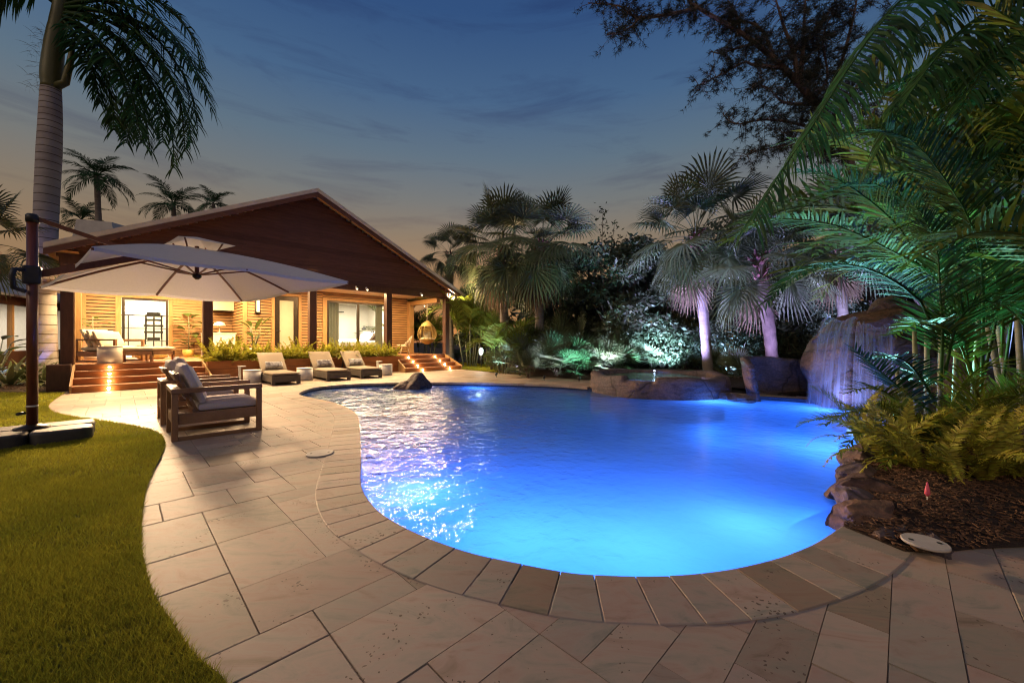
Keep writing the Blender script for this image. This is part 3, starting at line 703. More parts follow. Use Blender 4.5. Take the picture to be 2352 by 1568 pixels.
# ---- walls made of separate boards
BH = .113
def siding(wall, u0, u1, z0, z1, v, face=1, along='u'):
    z = z0
    while z < z1-.02:
        zt = min(z+BH, z1); g = .034
        b = MB()
        if along == 'u':
            b.add([(u0, v-.030, z+g), (u1, v-.030, z+g), (u1, v-.012, zt), (u0, v-.012, zt), (u0, v, z+g), (u1, v, z+g), (u1, v, zt), (u0, v, zt)],
                  [(0, 1, 2, 3), (4, 5, 1, 0), (3, 2, 6, 7), (1, 5, 6, 2), (4, 0, 3, 7)])
        else:   # u0,u1 are y range, v is x of face looking to -x
            b.add([(v-.030, u1, z+g), (v-.030, u0, z+g), (v-.012, u0, zt), (v-.012, u1, zt), (v, u1, z+g), (v, u0, z+g), (v, u0, zt), (v, u1, zt)],
                  [(0, 1, 2, 3), (4, 5, 1, 0), (3, 2, 6, 7), (1, 5, 6, 2), (4, 0, 3, 7)])
        b.build('siding_board', M_WALL, wall); z = zt
ZT = 3.3; VM = 2.7; VL = 4.8
def wall(boxes, name='wall'): return P(name, M_POST, house, *boxes)
# recessed left wall
wl = wall([(-.25, .70, VL, VL+.08, DZ, ZT), (.70, 3.2, VL, VL+.08, 2.9, ZT), (3.2, 4.1, VL, VL+.08, DZ, ZT)])
siding(wl, .0, .70, DZ+.05, ZT, VL); siding(wl, 3.2, 4.05, DZ+.05, ZT, VL); siding(wl, .70, 3.2, 2.92, ZT, VL)
P('corner_board', M_TRIM, wl, (-.14, 0, VL-.04, VL, DZ, ZT))
P('door_casing', M_TRIM, wl, (.70, .84, VL-.06, VL+.1, DZ, 2.9), (.84, 3.2, VL-.06, VL+.1, 2.76, 2.9))
# the return wall and the front wall of the bedroom wing
wr = wall([(4.06, 4.14, VM, VL, DZ, ZT)])
siding(wr, VM+.1, VL, DZ+.05, ZT, 4.06, along='v')
wm = wall([(4.06, 5.03, VM, VM+.08, DZ, ZT), (5.03, 5.96, VM, VM+.08, 3.06, ZT), (5.96, 6.98, VM, VM+.08, DZ, ZT), (6.98, 9.78, VM, VM+.08, 3.02, ZT), (9.78, 10.86, VM, VM+.08, DZ, ZT), (6.98, 9.78, VM, VM+.08, DZ, .72)])
siding(wm, 4.16, 4.98, DZ+.03, ZT, VM); siding(wm, 6.02, 6.86, DZ+.03, ZT, VM); siding(wm, 6.86, 9.92, 3.06, ZT, VM); siding(wm, 9.90, 10.86, DZ+.03, ZT, VM); siding(wm, 4.98, 6.02, 3.12, ZT, VM)
P('corner_board', M_TRIM, wm, (4.03, 4.16, VM-.045, VM-.001, DZ, ZT))
P('door_casing', M_TRIM, wm, (4.97, 5.07, VM-.05, VM+.1, DZ, 3.1), (5.93, 6.03, VM-.05, VM+.1, DZ, 3.1), (5.07, 5.93, VM-.05, VM+.1, 3.0, 3.1))
P('window_casing', M_TRIM, wm, (6.86, 7.03, VM-.05, VM+.1, DZ, 3.06), (9.74, 9.90, VM-.05, VM+.1, DZ, 3.06), (7.03, 9.74, VM-.05, VM+.1, 2.96, 3.06))
# half glazed side door
dr = P('side_door', M_DARKM, house, (5.08, 5.25, VM-.01, VM+.05, DZ+.02, 2.99), (5.75, 5.92, VM-.01, VM+.05, DZ+.02, 2.99), (5.25, 5.75, VM-.01, VM+.05, 2.82, 2.99), (5.25, 5.75, VM-.01, VM+.05, DZ+.02, .85))
P('frosted_pane', M_GLASSY, dr, (5.25, 5.75, VM+.012, VM+.028, .85, 2.82))
MB().tube([(5.165, VM-.07, 1.62), (5.27, VM-.07, 1.62)], .012, 8).tube([(5.165, VM-.07, 1.62), (5.165, VM-.012, 1.62)], .02, 8).build('door_handle', M_BLACK, dr)
# big sliding bedroom window
wn = P('sliding_window', M_DARKM, house, (7.04, 7.12, VM, VM+.07, .72, 2.95), (9.65, 9.73, VM, VM+.07, .72, 2.95), (7.12, 9.65, VM, VM+.07, 2.87, 2.95), (7.12, 9.65, VM, VM+.07, .72, .8), (8.34, 8.45, VM-.005, VM+.075, .8, 2.87))
P('pane', M_GLASS, wn, (7.12, 8.34, VM+.03, VM+.036, .8, 2.87)); P('pane', M_GLASS, wn, (8.45, 9.65, VM+.03, VM+.036, .8, 2.87))
# sliding glass door of the living room and the louvred shutter beside it
sd = P('sliding_door', M_DARKM, house, (.85, .93, VL-.02, VL+.05, DZ, 2.75), (2.02, 2.08, VL-.02, VL+.05, DZ, 2.75), (.93, 2.02, VL-.02, VL+.05, 2.69, 2.75))
P('pane', M_GLASS, sd, (.93, 2.02, VL+.02, VL+.026, DZ, 2.69))
P('door_pull', M_BLACK, sd, (.865, .895, VL-.06, VL-.022, 1.5, 1.9))
sh = P('shutter', M_TRIM, house, (2.09, 2.21, VL-.05, VL-.0, DZ+.01, 2.75), (3.06, 3.18, VL-.05, VL-.0, DZ+.01, 2.75), (2.21, 3.06, VL-.05, VL-.0, 2.64, 2.75), (2.21, 3.06, VL-.05, VL-.0, DZ+.01, .75))
P('shutter_back', M_POST, sh, (2.21, 3.06, VL-.012, VL-.004, .75, 2.64))
z = .75
while z < 2.6:
    b = MB().add([(2.212, VL-.048, z+.012), (3.058, VL-.048, z+.012), (3.058, VL-.026, z+.10), (2.212, VL-.026, z+.10), (2.212, VL-.03, z+.012), (3.058, VL-.03, z+.012), (3.058, VL-.014, z+.1), (2.212, VL-.014, z+.1)],
           [(0, 1, 2, 3), (4, 5, 1, 0), (3, 2, 6, 7)])
    b.build('louvre_slat', M_WALL, sh); z += .105
# ---- rooms
room = P('living_room_shell', M_PLAST, house, (-.2, 4.0, 9.4, 9.46, DZ, 3.25), (-.24, -.2, VL+.09, 9.46, DZ, 3.25), (4.0, 4.05, VL+.09, 9.46, DZ, 3.25), (-.2, 4.0, VL+.09, 9.4, 3.2, 3.25))
P('room_floor', M_FASC, room, (-.2, 4.0, VL+.09, 9.4, DZ-.03, DZ-.004))
room2 = P('bedroom_shell', M_PLAST, house, (4.15, 10.85, 6.9, 6.96, DZ, 3.25), (4.15, 10.85, VM+.09, 6.9, 3.2, 3.25), (6.2, 6.25, VM+.09, 6.9, DZ, 3.2), (10.78, 10.85, VM+.09, 6.9, DZ, 3.2))
P('room_floor', M_FASC, room2, (4.15, 10.85, VM+.09, 6.9, DZ-.03, DZ-.004))
M_LAMP = emis('warm_lamp', (1, .8, .5), 18.); M_LAMPW = emis('white_lamp', (1, .9, .74), 14.); M_STEP = emis('step_lamp', (1, .74, .38), 130.)
def W(u, v, z): return HW(u, v, z)
def downlight(u, v, z, e, lab, grp, c=WARM, r=.065, m=None, size=.22):
    t = thing('ceiling_light', lab, 'ceiling light', W(u, v, z), A45, grp)
    MB().lathe([(r+.02, -.012), (r+.02, 0)], n=20).build('trim_ring', M_PLAST, t)
    MB().lathe([(r, -.016), (r, -.013)], n=20).build('lens', m or M_LAMP, t)
    light('downlight', 'AREA', W(u, v, z-.03), e, c, t, size, aim=W(u, v, z-1))
for u, v in [(.6, 1.2), (2.3, 1.2), (.6, 3.4), (2.3, 3.4), (3.5, 2.2)]:
    downlight(u, v, 3.3, 150, 'recessed warm light in the porch ceiling over the deck lounge', 'recessed lights over the deck lounge')
for u in (4.6, 6.4, 8.2, 9.6):
    downlight(u, .8, 3.3, 140, 'recessed warm light in the porch ceiling in front of the bedroom', 'recessed lights along the bedroom porch')
downlight(10.9, 1.2, 3.3, 0.1, 'recessed light in the porch ceiling near the hanging chair', None) if False else None
for u, v in [(.8, 6.6), (2.6, 6.6), (1.7, 8.4)]: downlight(u, v, 3.2, 150, 'recessed white light in the living room ceiling', 'recessed living room lights', (1, .84, .6), m=M_LAMPW, size=.5)
for u, v in [(7.4, 4.6), (9.4, 4.6)]: downlight(u, v, 3.2, 190, 'recessed white light in the bedroom ceiling', 'recessed bedroom lights', (1, .86, .64), m=M_LAMPW, size=.5)
# wall sconce between corner and side door
t = thing('wall_sconce', 'slim brass wall lantern on the boards left of the side door', 'wall lamp', W(4.5, VM-.03, 2.3), A45)
P('back_plate', M_DARKM, t, (-.09, .09, -.02, 0, -.06, .56)); P('cage', M_DARKM, t, (-.085, .085, -.16, -.02, -.03, 0), (-.085, .085, -.16, -.02, .5, .53))
MB().lathe([(.05, .02), (.05, .49)], (0, -.09, 0), 16).build('glass_tube', emis('sconce_glass', (1, .72, .36), 3.), t)
light('sconce_lamp', 'POINT', W(4.5, VM-.24, 2.55), 9, WARM, t, .06)
# floodlights on the beam, facing the garden
def flood(u, z, e, aim, lab, v=-.06, spot=95):
    t = thing('floodlight', lab, 'floodlight', W(u, v, z), A45, None)
    P('bracket', M_PLAST, t, (-.02, .02, -.04, .03, .0, .06))
    MB().tube([(0, -.03, -.02), (0, -.11, -.05)], [.035, .05], 12).build('lamp_head', M_PLAST, t)
    MB().add([(.02*math.cos(q*.314), -.112+.006*math.sin(q*.314), -.05+.02*math.sin(q*.314)) for q in range(20)], [tuple(range(20))]).build('lens', M_LAMP, t)
    light('flood_lamp', 'SPOT', W(u, v-.16, z-.05), e, (1, .66, .37), t, .3, aim=aim, spot=spot, blend=.85)
FE = 2400
flood(1.3, 3.22, FE*1.7, Vector((-3.2, 2.4, 0)), 'small white floodlight on the beam over the left steps', spot=48)
flood(.4, 3.22, FE*.35, Vector((-6.5, 6.5, 0)), 'small white floodlight at the left end of the beam', spot=120)
flood(4.1, 3.22, FE*.34, Vector((-4, 5, 0)), 'small white floodlight on the beam above the loungers', spot=160)
flood(7.1, 3.22, FE*.38, Vector((-1.5, 6, 0)), 'small white floodlight on the beam above the planter ferns', spot=160)
flood(9.9, 3.22, FE*.35, Vector((1, 12, .5)), 'small white floodlight on the beam above the right hand steps', spot=150)
flood(11.2, 3.3, FE*3.2, Vector((.6, 15.5, 4.0)), 'small floodlight at the end of the beam aimed at the garden palms', spot=58)
flood(11.45, 3.0, FE*.4, Vector((-1.2, 19.0, 1.5)), 'small added floodlight on the rear porch post aimed at the golden palm', v=2.2, spot=100)  # added to brighten the palm at the house corner, not a known fixture
flood(7.5, 3.22, FE*2.8, Vector((4.4, 4.0, 1.5)), 'narrow added floodlight on the beam beside the middle porch post', spot=40)  # added lamp that warms the right bed, not a known fixture
for q, (u, av) in enumerate(((3.2, -.72), (4.4, -.72), (5.6, -.72), (6.8, -.72), (8.0, -.72))):  # added spots, not known fixtures: they brighten the planter ferns
    zz = roofz(u)-.16
    t = thing('added_soffit_spot', ['added soffit spotlight high above the left end of the planter', 'added soffit spotlight left of the gable peak', 'added soffit spotlight under the gable peak', 'added soffit spotlight right of the gable peak', 'added soffit spotlight high above the right end of the planter'][q], 'spotlight', W(u, -.3, zz), A45)
    MB().tube([(0, 0, .03), (0, -.02, -.08)], [.03, .04], 10).build('housing', M_DARKM, t)
    light('added_soffit_lamp', 'SPOT', W(u, -.34, zz-.12), 900, (1, .70, .34), t, .05, aim=W(u, av, 0), spot=25, blend=.6)
# ---- deck, steps and step lights
deck = thing('timber_deck', 'raised timber deck with two flights of lit steps under the porch', 'deck', HO, A45)
for i in range(33):
    y = .0+i*.148
    if y > 4.7: break
    u1 = 11.35 if y < 2.6 else 4.04
    P('deck_board', M_DECK, deck, (-.2, u1, y+.004, y+.146, DZ-.03, DZ))
P('deck_skirt', M_PLANTER, deck, (-.2, 11.35, .03, .06, 0, DZ-.032)); P('deck_skirt', M_PLANTER, deck, (11.3, 11.33, .06, 4, 0, DZ-.032)); P('deck_skirt', M_PLANTER, deck, (-.19, -.16, .06, 4.6, 0, DZ-.032))
RISE = DZ/4; RUN = .36
def steps(u0, u1, lights, flare0, flare1):
    for s in range(4):
        zt = DZ-RISE*s; v = -RUN*s
        w0, w1 = u0-flare0*s, u1+flare1*s
        P('riser', M_PLANTER, deck, (w0, w1, v+.012, v+.03, zt-RISE, zt-.034))
        if s: P('tread', M_DECK, deck, (w0-.01, w1+.01, v-.015, v+RUN-.006, zt-.034, zt), bevel=.004)
        for u in lights:
            if callable(u): continue
            c = MB().tube([(u, v-.006, zt-.034-.055), (u, v+.013, zt-.034-.055)], [.036, .036], 16).build('step_light', M_DARKM, deck)
            MB().tube([(u, v-.012, zt-.034-.055), (u, v-.008, zt-.034-.055)], [.028, .028], 16).build('lens', M_STEP, c)
            light('step_lamp', 'POINT', W(u, v-.06, zt-.034-.06), 3.2, (1, .66, .3), deck, .03)
    for w_, f, sg in ((u0, flare0, -1), (u1, flare1, 1)):
        w2 = w_+sg*f*3.4
        b = MB(); t_ = .04*sg
        b.add([(w_, .02, DZ+.02), (w_+t_, .02, DZ+.02), (w2+t_, -RUN*3-.06, .17), (w2, -RUN*3-.06, .17), (w_, .02, 0), (w_+t_, .02, 0), (w2+t_, -RUN*3-.06, 0), (w2, -RUN*3-.06, 0)],
              [(0, 1, 2, 3), (0, 3, 7, 4), (1, 2, 6, 5), (3, 2, 6, 7)])
        b.build('stringer', M_TRIM, deck)
steps(.02, 2.52, [.62, 1.87], 0.0, .03)
steps(8.72, 11.2, [9.35, 10.67], .04, .02)
P('deck_edge', M_DECK, deck, (2.56, 8.66, -.012, .0, DZ-.15, DZ))
P('pedestal', M_POST, deck, (-.42, -.03, -.42, .0, 0, DZ+.02), bevel=.01)
# planter box
pb = thing('planter_box', 'long low brown timber planter in front of the deck', 'planter', W(2.6, -.43, 0), A45)
z = 0
for i in range(3):
    P('plank', M_PLANTER, pb, (0, 6.05, 0, .03, z+.003, z+.195)); z += .198
P('cap', M_PLANTER, pb, (-.01, 6.06, -.012, .05, z, z+.03))
P('end_panel', M_PLANTER, pb, (0, .03, .032, .40, 0, z)); P('end_panel', M_PLANTER, pb, (6.02, 6.05, .032, .40, 0, z))
P('soil', M_SOIL, pb, (.032, 6.018, .032, .40, .3, .5))
# ---- neighbouring wing at far left
wd = Vector((-.463, .886, 0)); wn_ = Vector((.886, .463, 0)); W0 = Vector((-15.5, 11.9, 0))
wing = thing('glazed_wing', 'low glazed wing with grey metal roof behind the royal palm', 'house', W0, math.atan2(wd.y, wd.x))
# local x along facade (away), local y to the left (behind)
P('wall', M_POST, wing, (-6, 4.2, .0, .12, 0, .9)); P('header', M_POST, wing, (-6, 4.2, -.03, .12, 2.35, 2.62))
for x in (-6, -4.4, -2.8, -1.2, .45, 2.2, 4.1): P('mullion', M_TRIM, wing, (x, x+.09, -.02, .1, .9, 2.35))
for a, bb in ((-5.9, -4.4), (-4.3, -2.8), (-2.7, -1.2), (-1.1, .45), (.54, 2.2), (2.3, 4.1)): P('pane', M_GLASS, wing, (a, bb, .03, .036, .9, 2.35))
P('room_shell', M_PLAST, wing, (-6, 4.2, 3.4, 3.5, 0, 2.7), (4.2, 4.3, .12, 3.5, 0, 2.7), (-6, 4.2, .12, 3.4, 2.66, 2.7))
MB().add([(-6.5, -.5, 2.6), (4.6, -.5, 2.6), (4.6, 5, 5.2), (-6.5, 5, 5.2), (-6.5, -.5, 2.54), (4.6, -.5, 2.54), (4.6, 5, 5.14), (-6.5, 5, 5.14)], [(0, 1, 2, 3), (4, 5, 6, 7), (0, 1, 5, 4), (1, 2, 6, 5)]).build('roof', M_ROOF, wing)
wmx = TM[wing]
for x in (-2.6, .2, 2.6): 
    light('wing_lamp', 'AREA', wmx @ Vector((x, 1.8, 2.62)), 70, (1, .86, .7), wing, .5, aim=wmx @ Vector((x, 1.8, 0)))
nm = emis('violet_neon', (.55, .35, 1.), 9.)
t = thing('neon_sign', 'squiggly violet neon sign on the wall inside the glazed wing', 'neon sign', wmx @ Vector((-.7, 3.3, 1.9)), math.atan2(wd.y, wd.x))
for k, (zz, L) in enumerate(((.18, .5), (-.08, .9))):
    MB().tube([(x*L/12, 0, zz+.05*math.sin(x*1.7)+.02*math.sin(x*4)) for x in range(-12, 13)], .02, 6).build('neon_tube', nm, t)
# ================================================================== umbrella
ux, uy = -5.73, 4.68
um = thing('cantilever_umbrella', 'large off-white cantilever parasol with red-brown pole over the lawn', 'umbrella', (ux, uy, 0), A45)
bs = MB()
def rslab(b, hx, hy, z0, z1, r, n=5):
    lay = [(z0, 0), (z1-r, 0)]+[(z1-r+r*math.sin(q/4*math.pi/2), r*(1-math.cos(q/4*math.pi/2))) for q in range(1, 5)]
    vs = []; k = None
    for z, ins in lay:
        ring = []
        for cx, cy_, a0 in ((hx-.12, hy-.12, 0), (-hx+.12, hy-.12, 90), (-hx+.12, -hy+.12, 180), (hx-.12, -hy+.12, 270)):
            for q in range(n+1):
                a = R(a0+90*q/n); ring.append((cx+(.12-ins)*math.cos(a), cy_+(.12-ins)*math.sin(a), z))
        k = len(ring); vs += ring
    fs = [(i*k+j, i*k+(j+1) % k, (i+1)*k+(j+1) % k, (i+1)*k+j) for i in range(len(lay)-1) for j in range(k)]
    b.add(vs, fs, True); s = len(b.v)-k; b.f.append(tuple(range(s, s+k))); b.sm.append(False)
for sx in (-1, 1):
    for sy in (-1, 1):
        q = MB(); rslab(q, .252, .202, 0, .165, .035); q.v = [(x+sx*.255, y+sy*.205, z) for x, y, z in q.v]; q.build('base_weight', M_PLAST2, um)
MB().lathe([(.15, .166), (.15, .178), (.09, .2), (.06, .215)], n=28).build('base_plate', M_DARKM, um)
MB().lathe([(.047, .2), (.047, 2.64)], n=20).build('pole', M_MAHOG, um)
MB().lathe([(.056, 2.62), (.056, 2.70), (.04, 2.72)], n=20).build('pole_cap', M_BLACK, um)
MB().lathe([(.049, .42), (.049, .44)], n=20).build('label_band', M_WHITE, um)
MB().tube([(-.05, -.06, .36), (-.1, -.12, .36)], .018, 8).build('locking_knob', M_BLACK, um)
UI = TM[um].inverted()
# crank housing slides on the pole
cz = 1.98
cr = MB(); cr.box(-.075, .075, -.07, .07, cz-.1, cz+.12); cr.build('crank_housing', M_BLACK, um, bevel=.02)
hd = [( -.06,-.06,cz+.06),(-.12,-.12,cz+.05),(-.135,-.135,cz-.02),(-.125,-.125,cz-.16),(-.05,-.05,cz-.19)]
MB().tube(hd, .026, 8).build('handle', M_BLACK, um)
Cn = [V(211, 566, 1), V(800, 646, 1), V(555, 688, 1), V(93, 656, 1)]
zs = [2.26, 2.26, 2.06, 2.06]; ys = [784-566, 784-646, 784-688, 784-656]; xs = [211, 800, 555, 93]
Cn = []
for xx, yy, zz in zip(xs, ys, zs):
    Y = 900*(zz-1.2)/yy; Cn.append(Vector(((xx-1176)/900*Y, Y, zz)))
ctr = sum(Cn, Vector())/4; apex = ctr+Vector((0, 0, .56))
mids = [(Cn[i]+Cn[(i+1) % 4])/2+(ctr-(Cn[i]+Cn[(i+1) % 4])/2)*.03 for i in range(4)]
ring8 = []
for i in range(4): ring8 += [Cn[i], mids[i]]
ring8 = [UI @ p for p in ring8]; ap = UI @ apex
for i in range(8):
    a, b_ = ring8[i], ring8[(i+1) % 8]
    def fn(s, t, a=a, b_=b_):
        s = .1+.9*s; p = ap.lerp(a.lerp(b_, t), s); p.z += .045*math.sin(math.pi*s)-.035*math.sin(math.pi*t)*s; return p
    MB().grid(fn, 10, 6).build('canopy_panel', M_CANVAS, um)
    MB().grid(lambda s, t, a=a, b_=b_: fn(1, t)+Vector((0, 0, -.045*s)), 1, 6).build('hem', M_CANVAS, um)
# ribs, hub, struts
hub = UI @ (ctr+Vector((0, 0, .13)))
MB().tube([hub+Vector((0, 0, -.06)), hub+Vector((0, 0, .45))], [.03, .03], 10).build('hub_post', M_MAHOG, um)
MB().lathe([(.02, -.09), (.06, -.05), (.06, .0)], hub, 14).build('hub', M_DARKM, um)
for i in range(8):
    e = ring8[i]; top = ap+Vector((0, 0, -.05))
    pts = []
    for q in range(9):
        s = q/8; p = top.lerp(e, s); p.z += .045*math.sin(math.pi*s)-.028; pts.append(p)
    rb_ = MB(); 
    for q in range(8): rb_.bar(pts[q], pts[q+1], .022, .03)
    rb_.build('rib', M_MAHOG, um)
    m_ = pts[4 if i % 2 else 3]
    MB().bar(hub+Vector((0, 0, -.02)), m_, .018, .022).build('strut', M_MAHOG, um)
# mast arm from the crank to the underside and the stay from the pole top
j = UI @ V(330, 589, 5.35); a0 = Vector((.05, .05, cz+.03))
MB().bar(a0, j, .055, .085).build('arm', M_MAHOG, um)
MB().bar(j, UI @ (ctr+Vector((0, 0, .50))), .05, .075).build('arm', M_MAHOG, um)
MB().bar(Vector((0, 0, 2.68)), j+Vector((0, 0, .02)), .035, .05).build('stay', M_MAHOG, um)
MB().bar(j+Vector((-.12, 0, .0)), j+Vector((.16, .0, .04)), .065, .1).build('joint_bracket', M_BLACK, um)
# vent cap
vr = [ap.lerp(ring8[i], .24) for i in range(8)]
vt = MB(); vt.add([ap+Vector((0, 0, .17))]+[p+Vector((0, 0, .17)) for p in vr], [(0, i+1, (i+1) % 8+1) for i in range(8)]); vt.build('vent_cap', M_CANVAS, um)
vs_ = MB()
for i in range(0, 8, 2): vs_.bar(ap.lerp(ring8[i], .12)+Vector((0, 0, -.02)), ap.lerp(ring8[i], .16)+Vector((0, 0, .16)), .015, .02)
vs_.build('vent_spring', M_MAHOG, um)
# ================================================================== armchairs
def cushion(b, m, sx, sy, sz, r=.04, n=5):
    # pillow-edged box
    def prof(t, half): return half*t
    nx = ny = 8
    for sgn in (1, -1):
        def fn(s, t, sgn=sgn):
            x = (s-.5)*2; y = (t-.5)*2
            ex = 1-max(0, (abs(x)-.78)/.22)**2.2*.55; ey = 1-max(0, (abs(y)-.78)/.22)**2.2*.55
            z = sz/2*min(ex, ey)*(1+.10*(1-x*x)*(1-y*y)); return m @ Vector((x*sx/2, y*sy/2, sgn*z))
        b.grid(fn, nx, ny)
    def side(fn2):
        b.grid(fn2, 8, 2)
    def ed(x, y, c):
        ex = 1-max(0, (abs(x)-.78)/.22)**2.2*.55; ey = 1-max(0, (abs(y)-.78)/.22)**2.2*.55
        z = sz/2*min(ex, ey); bu = .012*math.cos(c*math.pi/2)
        return m @ Vector((x*(sx/2+bu), y*(sy/2+bu), c*z))
    for k in (-1, 1):
        side(lambda s, t, k=k: ed((s-.5)*2, k, (t-.5)*2)); side(lambda s, t, k=k: ed(k, (s-.5)*2, (t-.5)*2))
def T(x, y, z): return Matrix.Translation((x, y, z))
def armchair(loc, label, pillow):
    t = thing('patio_armchair', label, 'armchair', loc, A45, None)
    # local x = seat depth direction (front at +x), y = width; origin at near back leg
    Dp, Wd, H = .93, .77, .63; s = .062
    for y in (0, Wd-s):
        P('leg', M_TEAK, t, (0, s, y, y+s, 0, H-.06), bevel=.006); P('leg', M_TEAK, t, (Dp-s, Dp, y, y+s, 0, H-.06), bevel=.006)
        P('armrest', M_TEAK, t, (-.004, Dp+.004, y-.006, y+s+.006, H-.058, H), bevel=.006)
        P('floor_rail', M_TEAK, t, (s, Dp-s, y+.006, y+s-.006, .0, .045), bevel=.005)
        P('side_rail', M_TEAK, t, (s, Dp-s, y+.012, y+s-.012, .195, .325), bevel=.005)
    P('back_rail', M_TEAK, t, (.012, .05, s, Wd-s, .195, .32), bevel=.005); P('front_rail', M_TEAK, t, (Dp-.05, Dp-.012, s, Wd-s, .195, .32), bevel=.005)
    P('top_rail', M_TEAK, t, (0, .1, s, Wd-s, H-.056, H-.004), bevel=.005)
    b = MB(); b.box(s, Dp-s, s, Wd-s, .27, .29); b.build('seat_base', M_TEAK, t)
    tilt = R(22); m = T(.27, Wd/2, .28) @ Matrix.Rotation(-tilt, 4, 'Y')
    for k in (-1, 0, 1): MB().obox(m @ T(0, k*.27, .28), .03, .05, .58).build('back_upright', M_TEAK, t)
    for zz in (.06, .30, .54): MB().obox(m @ T(-.028, 0, zz), .024, .62, .085).build('back_slat', M_TEAK, t)
    b = MB(); cushion(b, T(.59, Wd/2, .372), .64, .62, .155); b.build('seat_cushion', M_CUSH, t)
    b = MB(); cushion(b, m @ T(.095, 0, .385) @ Matrix.Rotation(R(90), 4, 'Y'), .50, .60, .15); b.build('back_cushion', M_CUSH, t)
    if pillow:
        p = TM[t] @ (m @ T(.2, -.05, .46) @ Vector((0, 0, 0)))
        b = MB(); cushion(b, m @ T(.21, .02, .46) @ Matrix.Rotation(R(82), 4, 'Y'), .36, .42, .12); b.build('throw_pillow', M_CUSH, t)
armchair((-4.045, 4.655, .001), 'teak patio armchair with grey cushions standing nearer the pool coping', False)
armchair((-5.02, 5.60, .001), 'teak patio armchair with grey cushions and extra pillow, nearer the house steps', True)
# ================================================================== sun loungers
def lounger(loc, label):
    t = thing('sun_lounger', label, 'sun lounger', loc, A45, None)
    Wd, L = .72, 2.02
    for x in (0, Wd-.09):
        for y in (0, L-.09): P('leg', M_LFRAME, t, (x, x+.09, y, y+.09, 0, .262), bevel=.004)
    P('side_panel', M_LFRAME, t, (.004, .03, .09, L-.09, .075, .258), bevel=.004); P('side_panel', M_LFRAME, t, (Wd-.03, Wd-.004, .09, L-.09, .075, .258), bevel=.004)
    P('end_panel', M_LFRAME, t, (.09, Wd-.09, .004, .03, .075, .258), bevel=.004); P('end_panel', M_LFRAME, t, (.09, Wd-.09, L-.03, L-.004, .075, .258), bevel=.004)
    P('bed', M_LFRAME, t, (.03, Wd-.03, .03, L-.03, .2, .225))
    b = MB(); cushion(b, T(Wd/2, .64, .295), Wd-.05, 1.2, .10); b.build('seat_cushion', M_TAUPE, t)
    m = T(Wd/2, 1.25, .27) @ Matrix.Rotation(R(43), 4, 'X')
    MB().obox(m @ T(0, .36, -.0), Wd-.08, .74, .025).build('back_frame', M_LFRAME, t)
    b = MB(); cushion(b, m @ T(0, .38, .065), Wd-.05, .78, .10); b.build('back_cushion', M_TAUPE, t)
    for x in (.12, Wd-.12): MB().bar((x, 1.72, .6), (x, 1.85, .22), .03, .03).build('back_prop', M_LFRAME, t)
    return t, TM[t] @ (m @ T(0, .15, .17) @ Matrix.Rotation(R(12), 4, 'X'))
pl_l = ['mottled grey bolster pillow on the lounger between two drum tables', 'mottled grey bolster pillow on the middle lounger', 'mottled grey bolster pillow on the lounger nearest the right hand steps']
lo_l = ['taupe cushioned sun lounger standing between two white drum tables', 'taupe cushioned sun lounger in the middle of the row by the planter', 'taupe cushioned sun lounger nearest the right hand steps']
for q, (p, l1, l2) in enumerate(zip([(-6.51, 10.62), (-5.56, 11.78), (-4.85, 12.59)], lo_l, pl_l)):
    t, m = lounger((p[0], p[1], .001), l1)
    b = MB(); cushion(b, m, .44, .2, .13); b.v = [tuple(v) for v in b.v]
    tag(b.build('bolster_pillow', M_PILL), l2, 'pillow', 'pillows on the loungers')
def drum(loc, label, r=.225, h=.38, m=M_WHITE):
    t = thing('drum_table', label, 'side table', loc, 0, 'round white drum tables')
    MB().lathe([(r*.97, 0), (r, .01), (r, h-.03)], n=40, cap=True).build('drum', m, t)
    MB().lathe([(r*1.01, h-.028), (r*1.02, h-.02), (r*1.02, h-.006), (r*1.0, h)], n=40).build('top', m, t)
drum((-7.50, 11.32, .001), 'white drum side table beside the slim stand at the left end of the loungers')
drum((-6.45, 12.2, .001), 'white drum side table between the first two loungers')
drum((-4.52, 14.03, .001), 'white drum side table beyond the last lounger by the planter')
for p, l in (((-7.93, 11.45, .001), 'slim white drink stand left of the loungers by the planter'), ((-4.86, 14.25, .001), 'slim white drink stand beyond the last lounger')):
    t = thing('drink_stand', l, 'side table', p, A45, None)
    P('foot', M_WHITE, t, (-.12, .12, -.1, .1, 0, .015)); P('upright', M_WHITE, t, (-.05, .0, -.06, .06, .015, .46)); P('top', M_WHITE, t, (-.06, .12, -.08, .08, .46, .485))
# ================================================================== deck furniture
def TW(name, lab, cat, u, v, z=DZ, rot=A45, grp=None): return thing(name, lab, cat, W(u, v, z), rot, grp)
t = thing('deck_lounge_chair', 'teak lounge chair piled with cream cushions on the deck', 'armchair', (-12.25, 10.95, DZ), 0)
for y in (0, .82):
    P('leg', M_TEAK, t, (0, .06, y, y+.06, 0, .6)); P('leg', M_TEAK, t, (1.1, 1.16, y, y+.06, 0, .6)); P('armrest', M_TEAK, t, (0, 1.16, y-.006, y+.066, .6, .65)); P('side_rail', M_TEAK, t, (.06, 1.1, y+.01, y+.05, .16, .3)); P('floor_rail', M_TEAK, t, (.06, 1.1, y+.01, y+.05, 0, .05))
P('seat_base', M_TEAK, t, (.06, 1.1, .06, .82, .26, .29)); P('back_rail', M_TEAK, t, (.0, .05, .06, .82, .16, .3))
b = MB(); cushion(b, T(.62, .44, .37), .95, .74, .16); b.build('seat_cushion', M_CREAM, t)
for k in range(3):
    b = MB(); cushion(b, T(.26+.17*k, .40, .68-.03*k) @ Matrix.Rotation(R(62), 4, 'Y'), .52, .7, .15); b.build('back_cushion', M_CREAM, t)
